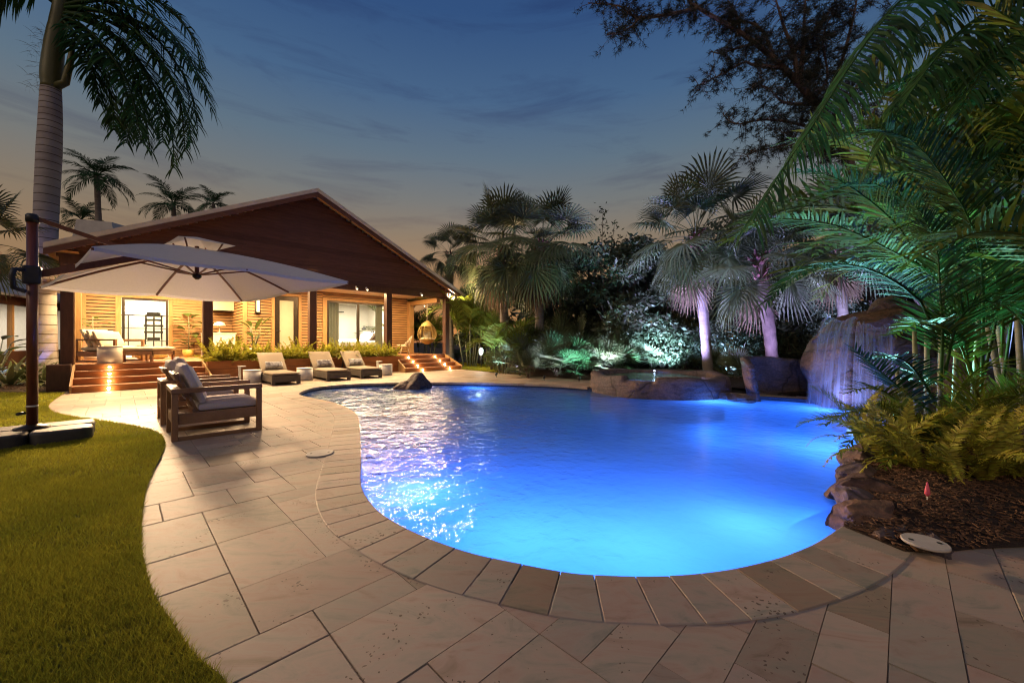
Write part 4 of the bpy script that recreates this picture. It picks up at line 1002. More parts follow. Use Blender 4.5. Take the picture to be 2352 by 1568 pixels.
t = thing('ottoman', 'low teak ottoman with cream cushion in front of the deck lounge chair', 'ottoman', (-10.95, 11.0, DZ), 0)
for x in (0, .78):
    for y in (0, .7): P('leg', M_TEAK, t, (x, x+.055, y, y+.055, 0, .3))
P('frame', M_TEAK, t, (.0, .835, .01, .745, .2, .31)); b = MB(); cushion(b, T(.42, .38, .37), .86, .76, .12); b.build('cushion', M_CREAM, t)
drum(W(.62, .28, DZ), 'beige drum table at the deck edge in front of the lounge chair', .24, .46, M_FASC)
t = TW('pouf', 'round woven rope pouf on the deck by the glass door', 'pouf', 1.55, 3.1)
MB().lathe([(.30, 0), (.40, .06), (.43, .16), (.41, .27), (.30, .34), (.05, .36)], n=30).build('body', M_RATTAN, t)
for k in range(5): MB().lathe([(.385+.04*math.sin((k+.6)/5*3.1), .05+k*.056), (.40+.04*math.sin((k+.6)/5*3.1), .07+k*.056), (.385+.04*math.sin((k+.6)/5*3.1), .09+k*.056)], n=30, cap=False).build('rope_coil', M_RATTAN, t)
# outdoor kitchen
t = TW('outdoor_counter', 'white outdoor kitchen counter behind the porch post', 'counter', 2.95, 3.2)
P('body', M_PLAST, t, (.02, .95, .02, .75, 0, .86)); P('top', M_WHITE, t, (0, .98, 0, .78, .86, .9)); P('side_frame', M_DARKM, t, (-.003, .017, .3, .34, 0, .86))
t = TW('range_hood', 'square cream range hood on the porch wall', 'range hood', 3.35, 4.25, 2.42)
P('hood', M_CEIL, t, (0, .68, 0, .52, 0, .88)); P('filter', M_DARKM, t, (.05, .63, .04, .48, -.02, -.002))
t = TW('table_lamp', 'white domed lamp on the outdoor counter', 'lamp', 3.45, 3.5, DZ+.9)
MB().lathe([(.07, 0), (.07, .02), (.015, .03), (.015, .28)], n=16).build('base', M_WHITE, t); MB().lathe([(.19, .26), (.19, .28), (.15, .38), (.02, .43)], n=24).build('shade', M_CEIL, t)
# bedroom
t = TW('bed', 'white bed with propped pillows seen through the bedroom window', 'bed', 8.3, 4.6, DZ-.004, A45)
P('bed_frame', M_TEAK, t, (0, 2.1, 0, 1.7, .1, .3)); 
b = MB(); cushion(b, T(1.05, .85, .48), 2.05, 1.7, .4); b.build('mattress', M_PLAST, t)
for y in (.45, 1.25):
    b = MB(); cushion(b, T(1.75, y, .88) @ Matrix.Rotation(R(-50), 4, 'Y'), .55, .7, .18); b.build('bed_pillow', M_CUSH, t)
P('headboard', M_TEAK, t, (2.1, 2.16, -.1, 1.8, .0, 1.0)); 
t = TW('barn_door', 'pale wooden barn door hanging from a black rail in the bedroom', 'door', 7.55, 6.72, DZ)
for k in range(5): P('plank', M_CREAM, t, (k*.22+.002, k*.22+.218, 0, .035, .02, 2.05))
P('cross_rail', M_CREAM, t, (0, 1.1, -.018, -.001, .1, .25), (0, 1.1, -.018, -.001, 1.75, 1.9)); P('hanging_rail', M_BLACK, t, (-.9, 1.8, -.03, -.005, 2.14, 2.19)); P('roller_strap', M_BLACK, t, (.08, .14, -.035, -.02, 1.7, 2.25), (.96, 1.02, -.035, -.02, 1.7, 2.25))
for k, (u, v, zz, l) in enumerate([(10.05, 6.0, 2.0, 'black swing arm reading lamp high on the bedroom wall'), (10.2, 5.0, 1.8, 'black swing arm reading lamp lower on the bedroom wall')]):
    t = TW('reading_lamp', l, 'wall lamp', 10.76, v, zz)
    MB().tube([(-.0, 0, 0), (-.7, -.2, .0)], .012, 8).build('arm', M_BLACK, t); MB().lathe([(.12, -.16), (.11, -.12), (.04, -.05), (.03, 0)], (-.7, -.2, 0), 16, cap=False).build('shade', M_BLACK, t)
    light('reading_bulb', 'POINT', W(10.76-.7, v-.2, zz-.1), 9, (1, .85, .6), t, .05)
def curtain(u0, u1, l):
    t = TW('curtain', l, 'curtain', u0, VM+.2, DZ, A45)
    n = 60
    b = MB(); b.grid(lambda s, q: Vector((s*(u1-u0), .045*math.sin(s*n*.75)*(.6+.4*q), .02+q*2.3)), 70, 3); b.build('drape', mat('curtain_'+('left' if u0 < 8 else 'right'), (.24, .24, .19), (.19, .19, .15), 20, .9, trans=.2), t)
    MB().tube([(-.05, 0, 2.34), (u1-u0+.05, 0, 2.34)], .014, 8).build('rod', M_BLACK, t)
curtain(7.14, 7.62, 'grey green curtain beside the left edge of the bedroom window'); curtain(9.3, 9.64, 'grey green curtain beside the right edge of the bedroom window')
# living room
t = TW('glass_cabinet', 'tall cabinet with frosted glass doors in the living room', 'cabinet', .5, 8.9, DZ-.004)
P('case', M_DARKM, t, (0, 2.2, .05, .45, 0, 1.75))
for k in range(4):
    for r_ in range(3): P('glass_panel', M_GLASSY, t, (.04+k*.54, .54+k*.54, .03, .05, .05+r_*.56, .58+r_*.56))
t = TW('openwork_sculpture', 'black openwork shield sculpture on a stand behind the glass door', 'sculpture', 1.72, 5.6, DZ-.004)
MB().lathe([(.16, 0), (.16, .03), (.02, .05), (.02, .7)], n=16).build('stand', M_DARKM, t)
for z0, z1, hw in ((.62, .74, .18), (.9, .98, .27), (1.14, 1.22, .28), (1.36, 1.44, .24), (1.52, 1.70, .2)): P('cross_band', M_BLACK, t, (-hw, hw, -.02, .02, z0, z1), bevel=.01)
for x in (-.24, -.02, .2): P('upright_band', M_BLACK, t, (x, x+.05, -.015, .015, .66, 1.6))
t = TW('low_table', 'low table with a bowl plant inside the glass door', 'table', 1.3, 5.15, DZ-.004); P('top', M_TEAK, t, (-.2, .5, 0, .4, .32, .36)); P('leg', M_TEAK, t, (-.18, -.13, .03, .08, 0, .32)); P('leg', M_TEAK, t, (.43, .48, .03, .08, 0, .32)); P('leg', M_TEAK, t, (-.18, -.13, .32, .37, 0, .32)); P('leg', M_TEAK, t, (.43, .48, .32, .37, 0, .32))
MB().lathe([(.1, .36), (.14, .4), (.15, .47)], (.1, .2, 0), 18).build('bowl', M_WHITE, t)
t = TW('pendant_lamp', 'round white globe lamp inside the living room', 'pendant lamp', 1.93, 6.2, 2.45); MB().lathe([(.001, -.11), (.07, -.085), (.11, 0), (.07, .085), (.001, .11)], n=18).build('globe', emis('globe', (1, .9, .75), 5), t); MB().tube([(0, 0, .1), (0, 0, .75)], .006, 6).build('cord', M_BLACK, t)
# hanging egg chair (local axes: opening towards -y)
t = thing('hanging_egg_chair', 'yellow rattan egg chair hanging by a rope in the porch corner', 'hanging chair', W(11.0, 1.15, 1.05), R(20))
M_EGG = M_RATTAN
def eggp(a, h, o=0.):   # h 0..1 bottom to top
    r = .44*math.sin(math.pi*min(1, max(0, h))**.82)**.72+o; return Vector((r*math.cos(a), r*.85*math.sin(a), 1.15*h))
# woven back shell (a wide arc) with cut-outs as separate bands
b = MB(); b.grid(lambda s, q: eggp(R(-10)+R(200)*s, .02+.96*q), 26, 18); b.build('woven_shell', M_EGG, t).modifiers.new('th', 'SOLIDIFY').thickness = .02
b = MB(); b.grid(lambda s, q: eggp(R(190)+R(160)*s, .01+.22*q), 16, 5); b.build('seat_bowl', M_EGG, t).modifiers.new('th', 'SOLIDIFY').thickness = .02
b = MB(); b.grid(lambda s, q: eggp(R(190)+R(160)*s, .74+.24*q), 16, 5); b.build('hood_front', M_EGG, t).modifiers.new('th', 'SOLIDIFY').thickness = .02
for k in range(7):
    a = R(192)+R(156)*k/6; MB().tube([eggp(a, .2+.56*q/8, .0) for q in range(9)], .012, 6).build('rib_cane', M_EGG, t)
for k in range(4):
    a = R(214)+R(37)*k
    for q in range(3): MB().tube([eggp(a+R(12)*math.cos(x*math.pi/8), .42+.07*q+.04*k+.03*math.sin(x*math.pi/8)) for x in range(9)], .011, 5).build('arched_cane', M_EGG, t)
MB().tube([(0, 0, 1.13), (0, 0, 1.7), (.01, 0, 2.05), (0, 0, 2.24)], .018, 8).build('rope', M_CREAM, t)
b = MB(); cushion(b, T(0, .02, .26), .62, .5, .12); b.build('seat_cushion', M_CREAM, t); b = MB(); cushion(b, T(.0, .24, .46) @ Matrix.Rotation(R(75), 4, 'X'), .4, .36, .12); b.build('back_pillow', M_CREAM, t)
# wire lounge chair and stool
t = TW('wire_chair', 'cream wire lounge chair with slanted open back on the right porch', 'chair', 9.75, 1.0, DZ, R(20))
rim = [Vector((.33*math.cos(a), .33*math.sin(a), .42+max(0, math.cos(a))*.42)) for a in [q*math.pi/12 for q in range(25)]]
MB().tube(rim, .014, 7, False).build('rim', M_CREAM, t)
sr = [Vector((.2*math.cos(a), .2*math.sin(a), .36)) for a in [q*math.pi/12 for q in range(25)]]
MB().tube(sr, .012, 7, False).build('seat_ring', M_CREAM, t)
for q in range(24): MB().tube([sr[q], rim[q]], .006, 5).build('cord', M_CREAM, t)
MB().lathe([(.2, .35), (.2, .365)], n=20).build('seat', M_CREAM, t)
for a in (45, 135, 225, 315): MB().tube([(.16*math.cos(R(a)), .16*math.sin(R(a)), .36), (.28*math.cos(R(a)), .28*math.sin(R(a)), 0)], .012, 6).build('leg', M_CREAM, t)
# ================================================================== skimmer lids
def lid(c, rot, a, b_, lab):
    t = thing('skimmer_lid', lab, 'lid', c, rot, None)
    m = MB().lathe([(.16, -.004), (.16, .006), (.155, .009)], n=40); m.v = [(x*a, y*b_, z) for x, y, z in m.v]; m.build('cover', M_LID, t)
    for x in (-.1, .1): 
        MB().lathe([(.012, .009), (.012, .0105)], (x*a, 0, 0), 12).build('finger_hole', M_BLACK, t)
lid(G(735, 1041, .004), R(20), .85, .85, 'oval grey skimmer lid set in the patio beside the coping')
lid(G(2125, 1246, .07), R(-20), .62, .62, 'pale oval lid set into the dark rock by the mulch bed')
t = thing('marker_flag', 'small pink plastic marker stuck in the mulch', 'marker', G(2130, 1150, .1), 0)
MB().tube([(0, 0, -.02), (0, 0, .05)], .003, 6).build('stem', M_WHITE, t)
MB().lathe([(.002, .03), (.016, .05), (.013, .08), (.003, .13)], n=12).build('flag', mat('pink_plastic', (.75, .12, .18), (.65, .1, .16), 5, .5), t)
# ================================================================== rocks, spa, waterfall
def boulder(name, lab, c, size, seed, m=M_ROCK, rot=0., sub=4, amp=.28, cut=.8, parent=None, cat='rock', group=None, chips=7, tilt=(0, 0)):
    bm = bmesh.new(); bmesh.ops.create_icosphere(bm, subdivisions=sub, radius=1)
    rg = random.Random(seed); planes = []
    for _ in range(chips):
        n = Vector((rg.uniform(-1, 1), rg.uniform(-1, 1), rg.uniform(-.35, 1))).normalized(); planes.append((n, rg.uniform(cut-.2, cut+.08)))
    off = Vector((seed*3.1, seed*1.7, seed*.9))
    Mx = Matrix.Rotation(rot, 4, 'Z') @ Matrix.Rotation(tilt[0], 4, 'X') @ Matrix.Rotation(tilt[1], 4, 'Y')
    for v in bm.verts:
        p = v.co.copy()
        for n, d in planes:
            e = p.dot(n)-d
            if e > 0: p -= n*e*.92
        f = mnoise.fractal(p*1.5+off, 1.0, 2.1, 5)*amp*.55+mnoise.noise(p*5+off)*amp*.14+abs(mnoise.noise(p*2.6-off))*amp*.18
        lay = math.sin(p.z*11+mnoise.noise(p*2+off)*3)*.012
        p *= 1+f+lay
        v.co = Mx @ Vector((p.x*size[0], p.y*size[1], p.z*size[2]))
    for f in bm.faces: f.smooth = True
    me = bpy.data.meshes.new(name); bm.to_mesh(me); bm.free(); me.materials.append(m)
    try: me.set_sharp_from_angle(angle=R(24))
    except Exception: pass
    o = link(name, me, parent)
    if parent is None: o.location = c; tag(o, lab, cat, group)
    else: o.location = TM[parent].inverted() @ Vector(c)
    return o
rk = G(945, 893, WL)
prk = thing('pool_rock', 'angular purple-brown boulder rising from the pool near the far coping', 'rock', (rk.x, rk.y+.15, -1.0), 0)
boulder('main_block', None, (rk.x+.14, rk.y+.15, WL+.1), (.40, .38, .40), 17, rot=.3, amp=.2, cut=.74, chips=8, parent=prk)
boulder('side_block', None, (rk.x-.24, rk.y+.12, WL+.02), (.36, .3, .24), 6, rot=.8, amp=.26, cut=.7, chips=8, parent=prk)
boulder('rock_base', None, (rk.x, rk.y+.18, -.62), (.55, .42, .55), 9, amp=.2, cut=.75, chips=5, parent=prk, sub=3)
# boulders that edge the right hand bed
for k, (px, py, sx, sy, sz, sd, m, lab) in enumerate([(1972, 1122, .3, .30, .25, 11, M_TAN, 'tan rounded edging boulder below the ferns at the pool wall'),
       (1976, 1190, .3, .24, .2, 12, M_TAN, 'orange-brown edging boulder where the coping ends'),
       (1985, 1064, .32, .30, .26, 13, M_ROCK, 'dark edging boulder under the overhanging fern fronds'),
       (1972, 1155, .26, .22, .2, 21, M_ROCK, 'dark edging boulder between the two tan ones'), (1975, 1092, .26, .26, .24, 22, M_ROCK, 'dark brown edging boulder just below the drooping fronds'),
       (2050, 1222, .36, .18, .11, 14, M_ROCK, 'low flat dark rock beside the end of the coping'),
       (2132, 1248, .36, .19, .075, 15, M_ROCK, 'dark flat rock that holds the pale oval lid'),
       (2060, 1022, .4, .35, .3, 16, M_ROCK, 'dark boulder at the pool edge behind the ferns')]):
    p = G(px, py); boulder('edging_boulder', lab, (p.x, p.y, .0), (sx, sy, sz), sd, m, rot=k*.7, sub=4, amp=.5, cut=.56, chips=16)
# stone kerb stones along bed
# ---- spa
SC = Vector((3.8, 10.3, 0)); SR = 1.7
spa = thing('raised_spa', 'round raised stone spa with a spill notch at the pool edge', 'spa', SC, 0)
def spa_top(a):
    d = (math.degrees(a)+360) % 360
    h = .37+.02*math.sin(a*3+1)+.015*math.sin(a*7)
    if 222 < d < 250: h = .285
    return h
nA = 180; prof = 13; b = MB(); vs = []
for i in range(nA):
    a = 2*math.pi*i/nA; ca, sa = math.cos(a), math.sin(a); h = spa_top(a)
    pr = [(SR, -.6), (SR+.01, -.1), (SR+.015, .08), (SR, h*.6), (SR-.02, h-.06), (SR-.07, h), (SR-.2, h+.008), (SR-.30, h-.005), (SR-.34, h-.05), (SR-.35, .1), (SR-.36, -.35)]
    for q, (r, z) in enumerate(pr):
        nz = mnoise.fractal(Vector((ca*2.2, sa*2.2, z*2+5)), 1, 2, 4)*.05 if q < 9 else 0
        crk = -.03*max(0, 1-abs(math.sin(a*6.5+math.sin(z*9)*.6))*9) if 1 <= q <= 5 else 0
        vs.append(((r+nz+crk)*ca, (r+nz+crk)*sa, z+(nz*.3 if 3 < q < 9 else 0)))
k = 11
fs = [(i*k+j, ((i+1) % nA)*k+j, ((i+1) % nA)*k+j+1, i*k+j+1) for i in range(nA) for j in range(k-1)]
b.add(vs, fs, True); b.build('rock_wall', M_SPA, spa)
b = MB(); b.lathe([(.001, -.35), (SR-.33, -.35)], n=48, cap=False); b.build('spa_floor', M_PLASTER, spa)
sw = MB().lathe([(.001, .292), (SR-.3, .292)], n=64, cap=False).build('spa_water', M_SPAW, spa)
lp = SC+Vector((.28, 1.05, .30)); M_SPAL = emis('spa_lens', (.5, .7, 1.), 9.)
t = thing('spa_light', 'small bright white-blue lamp at the far side of the spa', 'spa light', SC+Vector((.42, 1.31, .33)), 0)
MB().lathe([(.02, -.015), (.028, 0), (.015, .018)], n=16).build('lens', M_SPAL, t)
light('spa_lamp', 'POINT', SC+Vector((.4, .9, .02)), 260, (.06, .25, 1.), t, .12)
light('spa_lamp', 'POINT', SC+Vector((-.5, -.4, -.05)), 260, (.06, .25, 1.), t, .12)
# low stones right of the spa
for k, (px, py) in enumerate([(1672, 908), (1700, 913), (1726, 916)]):
    p = G(px, py); boulder('water_edge_stone', 'low dark kerb stone at the water between spa and slide', (p.x, p.y+.15, -.03), (.17, .2, .1), 30+k, M_ROCK, rot=k, sub=3, group='kerb stones between spa and slide')
# ---- slide trough: curved rock wall, open to the pool
tr = thing('rock_slide', 'curved dark rockwork slide trough beside the waterfall', 'pool slide', (5.6, 8.6, 0), 0)
b = MB()
def troughf(s, q, o=0.):
    a = R(192)-R(192)*s         # arc seen from the pool
    flare = .12+.42*q**.5
    r = .55+flare*.55+o
    hs = min(1, .88+s*1.5); z = -.25+(1.05*hs)*q+.06*math.sin(s*5)
    x = 6.2+r*1.2*math.cos(a); y = 8.55+r*.75*math.sin(a)
    n = mnoise.fractal(Vector((x*1.8, y*1.8, z*1.8)), 1, 2, 4)*.05
    return Vector((x+n, y+n, z))
b.grid(lambda s, q: troughf(s, q), 40, 14)
b.build('trough_wall', M_SPA, tr, world=True).modifiers.new('th', 'SOLIDIFY').thickness = .12
# ---- waterfall grotto
wfc = Vector((6.75, 7.9, 0))
wf = thing('waterfall_rock', 'large brown-purple rock grotto with water spilling from its overhanging lip', 'rock waterfall', (6.9, 8.2, 0), 0)
def bp(name, c, s, seed, m=M_ROCK, **k): return boulder(name, None, c, s, seed, m, parent=wf, **k)
bp('base_rock', (7.15, 8.25, .45), (.95, .8, 1.15), 41, amp=.2, cut=.8)
bp('base_rock', (6.55, 7.75, .05), (.42, .4, .62), 42, M_ROCK, amp=.25)
bp('side_rock', (7.75, 7.9, .5), (.75, .7, .95), 43, amp=.25)
bp('cap_rock', (7.15, 8.15, 1.52), (1.0, .8, .36), 44, M_TAN, amp=.22, cut=.7, tilt=(0, R(-12)))
bp('top_rock', (7.7, 8.1, 1.45), (.6, .6, .65), 45, M_ROCK, amp=.25)
bp('side_rock', (6.9, 6.9, -.05), (.5, .5, .45), 46, amp=.25)
bp('side_rock', (8.2, 7.0, .3), (.8, .7, .8), 47, amp=.25)
def falling():
    m = bpy.data.materials.new('falling_water'); m.use_nodes = True; t = m.node_tree; t.nodes.clear(); L = t.links.new
    o = N(t, 'ShaderNodeOutputMaterial'); uv = N(t, 'ShaderNodeUVMap'); mp = N(t, 'ShaderNodeMapping'); mp.inputs['Scale'].default_value = (4.5, .35, 1); L(uv.outputs[0], mp.inputs[0])
    nz = N(t, 'ShaderNodeTexNoise', i_Scale=2.2, i_Detail=5., i_Roughness=.6); L(mp.outputs[0], nz.inputs['Vector'])
    r = ramp(t, [(.34, (.06, .06, .06)), (.72, (.55, .55, .55))], nz.outputs['Fac'])
    sp = N(t, 'ShaderNodeSeparateXYZ'); L(uv.outputs[0], sp.inputs[0])
    ed = ramp(t, [(0, (0, 0, 0)), (.16, (1, 1, 1)), (.84, (1, 1, 1)), (1, (0, 0, 0))], sp.outputs['X'])
    ml = N(t, 'ShaderNodeMath', operation='MULTIPLY'); L(r.outputs[0], ml.inputs[0]); L(ed.outputs[0], ml.inputs[1])
    tr_ = N(t, 'ShaderNodeBsdfTransparent'); d = N(t, 'ShaderNodeBsdfDiffuse'); d.inputs[0].default_value = (.72, .78, .92, 1); tl = N(t, 'ShaderNodeBsdfTranslucent'); tl.inputs[0].default_value = (.72, .78, .92, 1)
    a = N(t, 'ShaderNodeMixShader', i_0=.5); L(d.outputs[0], a.inputs[1]); L(tl.outputs[0], a.inputs[2])
    x = N(t, 'ShaderNodeMixShader'); L(ml.outputs[0], x.inputs[0]); L(tr_.outputs[0], x.inputs[1]); L(a.outputs[0], x.inputs[2]); L(x.outputs[0], o.inputs[0]); return m
M_FALL = falling()
def sheet(p0, p1, d0, d1, zlip, zend, bulge):
    nu, nv = 14, 20; b = MB(); uvs = []
    def fn(s, q):
        a = p0.lerp(p1, s); dd = d0.lerp(d1, s); x = a+dd*(q**.62); z = zlip+.04*math.sin(s*9)-(zlip-zend)*q**1.55
        w_ = .02*math.sin(s*23+q*3); return Vector((x.x+w_, x.y+w_*.5, z))
    b.grid(fn, nu, nv)
    o = b.build('water_sheet', M_FALL, wf, world=True); me = o.data; ul = me.uv_layers.new(name='UVMap')
    co = [(i/nu, j/nv) for i in range(nu+1) for j in range(nv+1)]
    for lp_ in me.loops: ul.data[lp_.index].uv = co[lp_.vertex_index]
def atv(x, y, Y): return V(x, y, Y)
L1 = atv(1893, 735, 7.75); L2 = atv(1975, 728, 7.5)
sheet(Vector((L1.x, L1.y, 0)), Vector((L2.x, L2.y, 0)), Vector((-.50, -.15, 0)), Vector((-.42, -.28, 0)), 1.64, WL, 0)
L3 = atv(1980, 745, 7.45); L4 = atv(2050, 770, 7.3)
sheet(Vector((L3.x, L3.y, 0)), Vector((L4.x, L4.y, 0)), Vector((-.22, -.24, 0)), Vector((-.08, -.22, 0)), 1.5, WL, 0)
sheet(Vector((L2.x, L2.y+.05, 0)), Vector((L3.x+.1, L3.y+.05, 0)), Vector((-.3, -.2, 0)), Vector((-.2, -.22, 0)), 1.55, WL, 0)
t = thing('waterfall_light', 'hidden blue spotlight under the waterfall lip', 'spotlight', (6.6, 6.9, .0), 0)
MB().lathe([(.05, -.05), (.05, .05)], n=12).build('housing', M_BLACK, t)
light('fall_lamp', 'SPOT', (6.1, 6.9, .06), 60, (.38, .42, 1.), t, .1, aim=Vector((6.8, 7.9, 1.0)), spot=100)
# ================================================================== plants
pr = random.Random(21)
UP = Vector((0, 0, 1))
def ribbon(b, p, d, L, w, droop, side, n=3, tipw=.0):
    # narrow leaflet from p along d, bending down
    pts = [p]; q = p.copy(); dd = d.normalized()
    for i in range(n):
        q = q+dd*(L/n); pts.append(q.copy()); dd = (dd+Vector((0, 0, -droop))).normalized()
    vs = []; ws = [.55, 1., .75, tipw] if n == 3 else [.6, 1, tipw] if n == 2 else [.5, .95, 1, .7, tipw]
    for i, a in enumerate(pts): vs += [a-side*w*ws[i]*.5, a+side*w*ws[i]*.5]
    b.add(vs, [(2*i, 2*i+1, 2*i+3, 2*i+2) for i in range(n)])
def pinnate(b, pts, n, ll, w, droop=.25, ang=55, vee=.25, start=.14, rr=.018, jit=.12, rg=pr, rb=None, seg=3):
    cv = resample(catmull(pts, 6), .02 if len(pts) > 2 else .02)
    m = len(cv)
    (rb or b).tube([cv[min(m-1, int(i*(m-1)/10))] for i in range(11)], [rr*(1-.85*i/10) for i in range(11)], 5, False)
    for i in range(n):
        s = start+(1-start)*(i+.5)/n; k = min(m-2, max(1, int(s*(m-1)))); p = cv[k]; t = (cv[k+1]-cv[k-1]).normalized()
        sd = t.cross(UP)
        if sd.length < .05: sd = Vector((1, 0, 0))
        sd.normalize(); up = sd.cross(t)
        env = math.sin(math.pi*min(1, .12+.88*s)**.8)**.55 if s < .97 else .45
        for g in (-1, 1):
            a = R(ang*(1-.45*s)+rg.uniform(-6, 6)); d = t*math.cos(a)+sd*g*math.sin(a)+up*(vee+rg.uniform(-jit, jit))
            L = ll*env*rg.uniform(.88, 1.08); sdv = d.cross(up); sdv = (sdv+up*rg.uniform(-.5, .5)).normalized()
            ribbon(b, p, d, L, w*(.6+.4*env), droop*rg.uniform(.7, 1.3), sdv, seg)
def arc(L, e0, e1, n=7, wob=0.):
    pts = [Vector((0, 0, 0))]; p = Vector((0, 0, 0))
    for i in range(n):
        e = R(e0+(e1-e0)*((i+.5)/n)**1.2); p = p+Vector((math.cos(e), wob*math.sin(i), math.sin(e)))*(L/n); pts.append(p.copy())
    return pts
def tmpl_pinnate(name, L, e0, e1, n, ll, w, m, **k):
    b = MB(); pinnate(b, arc(L, e0, e1), n, ll, w, **k); return b.mesh(name, m)
def tmpl_fan(name, lp, e0, e1, Rb, nb, m, spread=125, droop=.5, split=.34, cup=.15, rr=.012):
    b = MB(); pts = arc(lp, e0, e1, 6); b.tube(pts, [rr*(1-.4*i/6) for i in range(7)], 5, False)
    o = pts[-1]; t = (pts[-1]-pts[-2]).normalized(); sd = t.cross(UP).normalized(); up = sd.cross(t)
    da = 2*spread/(nb-1)
    for i in range(nb):
        a = R(-spread+da*i); h = R(da*.5)
        def pt(rad, ang, dz=0): return o+(t*math.cos(ang)+sd*math.sin(ang))*rad+up*(cup*rad*math.cos(ang*.5)+dz)
        Lb = Rb*(1-.22*(abs(a)/R(spread))**2)*pr.uniform(.92, 1.05)
        f = .012 if i % 2 else -.006
        p0 = pt(.02, a); a1, a2 = pt(Lb*split, a-h), pt(Lb*split, a+h); am = pt(Lb*split, a, f*2)
        c1, c2 = pt(Lb*.75, a-h*.42), pt(Lb*.75, a+h*.42); tip = pt(Lb, a)
        dz = -droop*Lb*.10; c1.z += dz; c2.z += dz; tip.z -= droop*Lb*.42; tip = tip.lerp(c1.lerp(c2, .5), .12*droop)
        b.add([p0, a1, am, a2, c1, c2, tip], [(0, 1, 2), (0, 2, 3), (1, 4, 2), (2, 4, 5), (2, 5, 3), (4, 6, 5)])
    return b.mesh(name, m)
def place(name, me, parent, loc, az, tilt=0., s=1., roll=0.):
    m = Matrix.Translation(loc) @ Matrix.Rotation(az, 4, 'Z') @ Matrix.Rotation(tilt, 4, 'Y') @ Matrix.Rotation(roll, 4, 'X') @ Matrix.Scale(s, 4)
    o = link(name, me, parent); o.matrix_local = m; return o
# ---------------- pinnate templates
COCO = [tmpl_pinnate('coco_frond_%d' % i, 2.7, e0, e1, 34, .75, .05, M_PALM, droop=.35, ang=60, vee=.1, rr=.03) for i, (e0, e1) in enumerate([(70, -5), (45, -35), (15, -65), (-10, -80)])]
ARE = [tmpl_pinnate('areca_frond_%d' % i, 1.6, e0, e1, 30, .48, .028, M_PALMY, droop=.14, ang=58, vee=.35, rr=.014) for i, (e0, e1) in enumerate([(82, 25), (70, -10), (50, -40)])]
FERN = [tmpl_pinnate('fern_frond_%d' % i, .62, e0, e1, 26, .075, .022, M_FERN, droop=.1, ang=78, vee=.05, start=.08, rr=.004, seg=2, jit=.25) for i, (e0, e1) in enumerate([(86, 55), (75, 10), (60, -30)])]
FERNB = [tmpl_pinnate('long_fern_frond_%d' % i, .82, e0, e1, 44, .095, .019, M_FERN, droop=.12, ang=74, vee=.05, start=.06, rr=.005, seg=2, jit=.25) for i, (e0, e1) in enumerate([(80, 20), (68, -35), (50, -70)])]
FANU = [tmpl_fan('fan_leaf_%d' % i, lp, e0, e1, .95, 30, M_FAN, droop=dr, cup=c) for i, (lp, e0, e1, dr, c) in enumerate([(1.1, 75, 55, .35, .2), (1.2, 45, 10, .7, .1), (1.2, 10, -30, 1.0, .05), (1.1, -15, -75, .9, 0)])]
FAND = tmpl_fan('dead_fan_leaf', .9, -50, -85, .8, 22, M_DRY, droop=.5, spread=70, cup=0)
PALMETTO = [tmpl_fan('palmetto_leaf_%d' % i, lp, e0, e1, .52, 22, M_FAN, droop=.2, spread=120, split=.35, cup=c, rr=.007) for i, (lp, e0, e1, c) in enumerate([(.55, 80, 65, .3), (.6, 60, 30, .2), (.6, 35, 0, .1)])]
def trunk(t, pts, r0, r1, m, ringy=0., n=14, name='trunk'):
    pts = catmull(pts, 10); k = len(pts); rad = []
    for i in range(k):
        s = i/(k-1); rad.append((r0+(r1-r0)*s)*(1+ringy*(.5 if i % 2 else -.5)))
    b = MB(); b.tube(pts, rad, n); return b.build(name, m, t, world=True)
# ---------------- royal palm on the left
rpb = Vector((-14.3, 12.0, 0))
t = thing('royal_palm', 'tall royal palm with pale ringed trunk beside the house', 'palm tree', rpb, 0)
M_ROYAL = mat('royal_palm_trunk', (.38, .35, .34), (.27, .24, .235), 1.2, .85, .35, 10, (1, 1, 3))
def tp(x, y): return V(x, y, 12.0)
zz = [(96, 880), (98, 815), (100, 700), (104, 560), (108, 450), (113, 350), (116, 270), (117, 205)]
rads = [.36, .32, .27, .265, .27, .275, .255, .225]
pts = catmull([tp(*p) for p in zz], 22); rr_ = []
for i in range(len(pts)):
    s = i/(len(pts)-1)*(len(rads)-1); a = int(min(len(rads)-2, s)); r = rads[a]+(rads[a+1]-rads[a])*(s-a)
    rr_.append(r*(1-.018*(i % 4 == 0)))
pts[0].z = -.05
MB().tube(pts, rr_, 28).build('trunk', M_ROYAL, t, world=True)
rb_ = MB()
for i in range(4, len(pts)-1, 4): rb_.tube([pts[i]-Vector((0, 0, .012)), pts[i]+Vector((0, 0, .012))], [rr_[i]*1.012]*2, 28, False)
rb_.build('leaf_scar_rings', M_ROUGH, t, world=True)['kind'] = 'stuff'
MB().tube(catmull([tp(117, 205), tp(120, 150), tp(127, 90), tp(136, 40), tp(142, 0)], 5), [.225, .22, .24, .25, .25, .245, .24, .235, .23, .23, .22, .215, .21, .2, .2, .195, .19, .185, .18, .17, .15], 20).build('crownshaft', M_SHAFT, t, world=True)
MB().tube([tp(124, 200), tp(150, 190), tp(162, 140), tp(168, 95)], [.12, .1, .08, .05], 8).build('spathe', M_SHAFT, t, world=True)
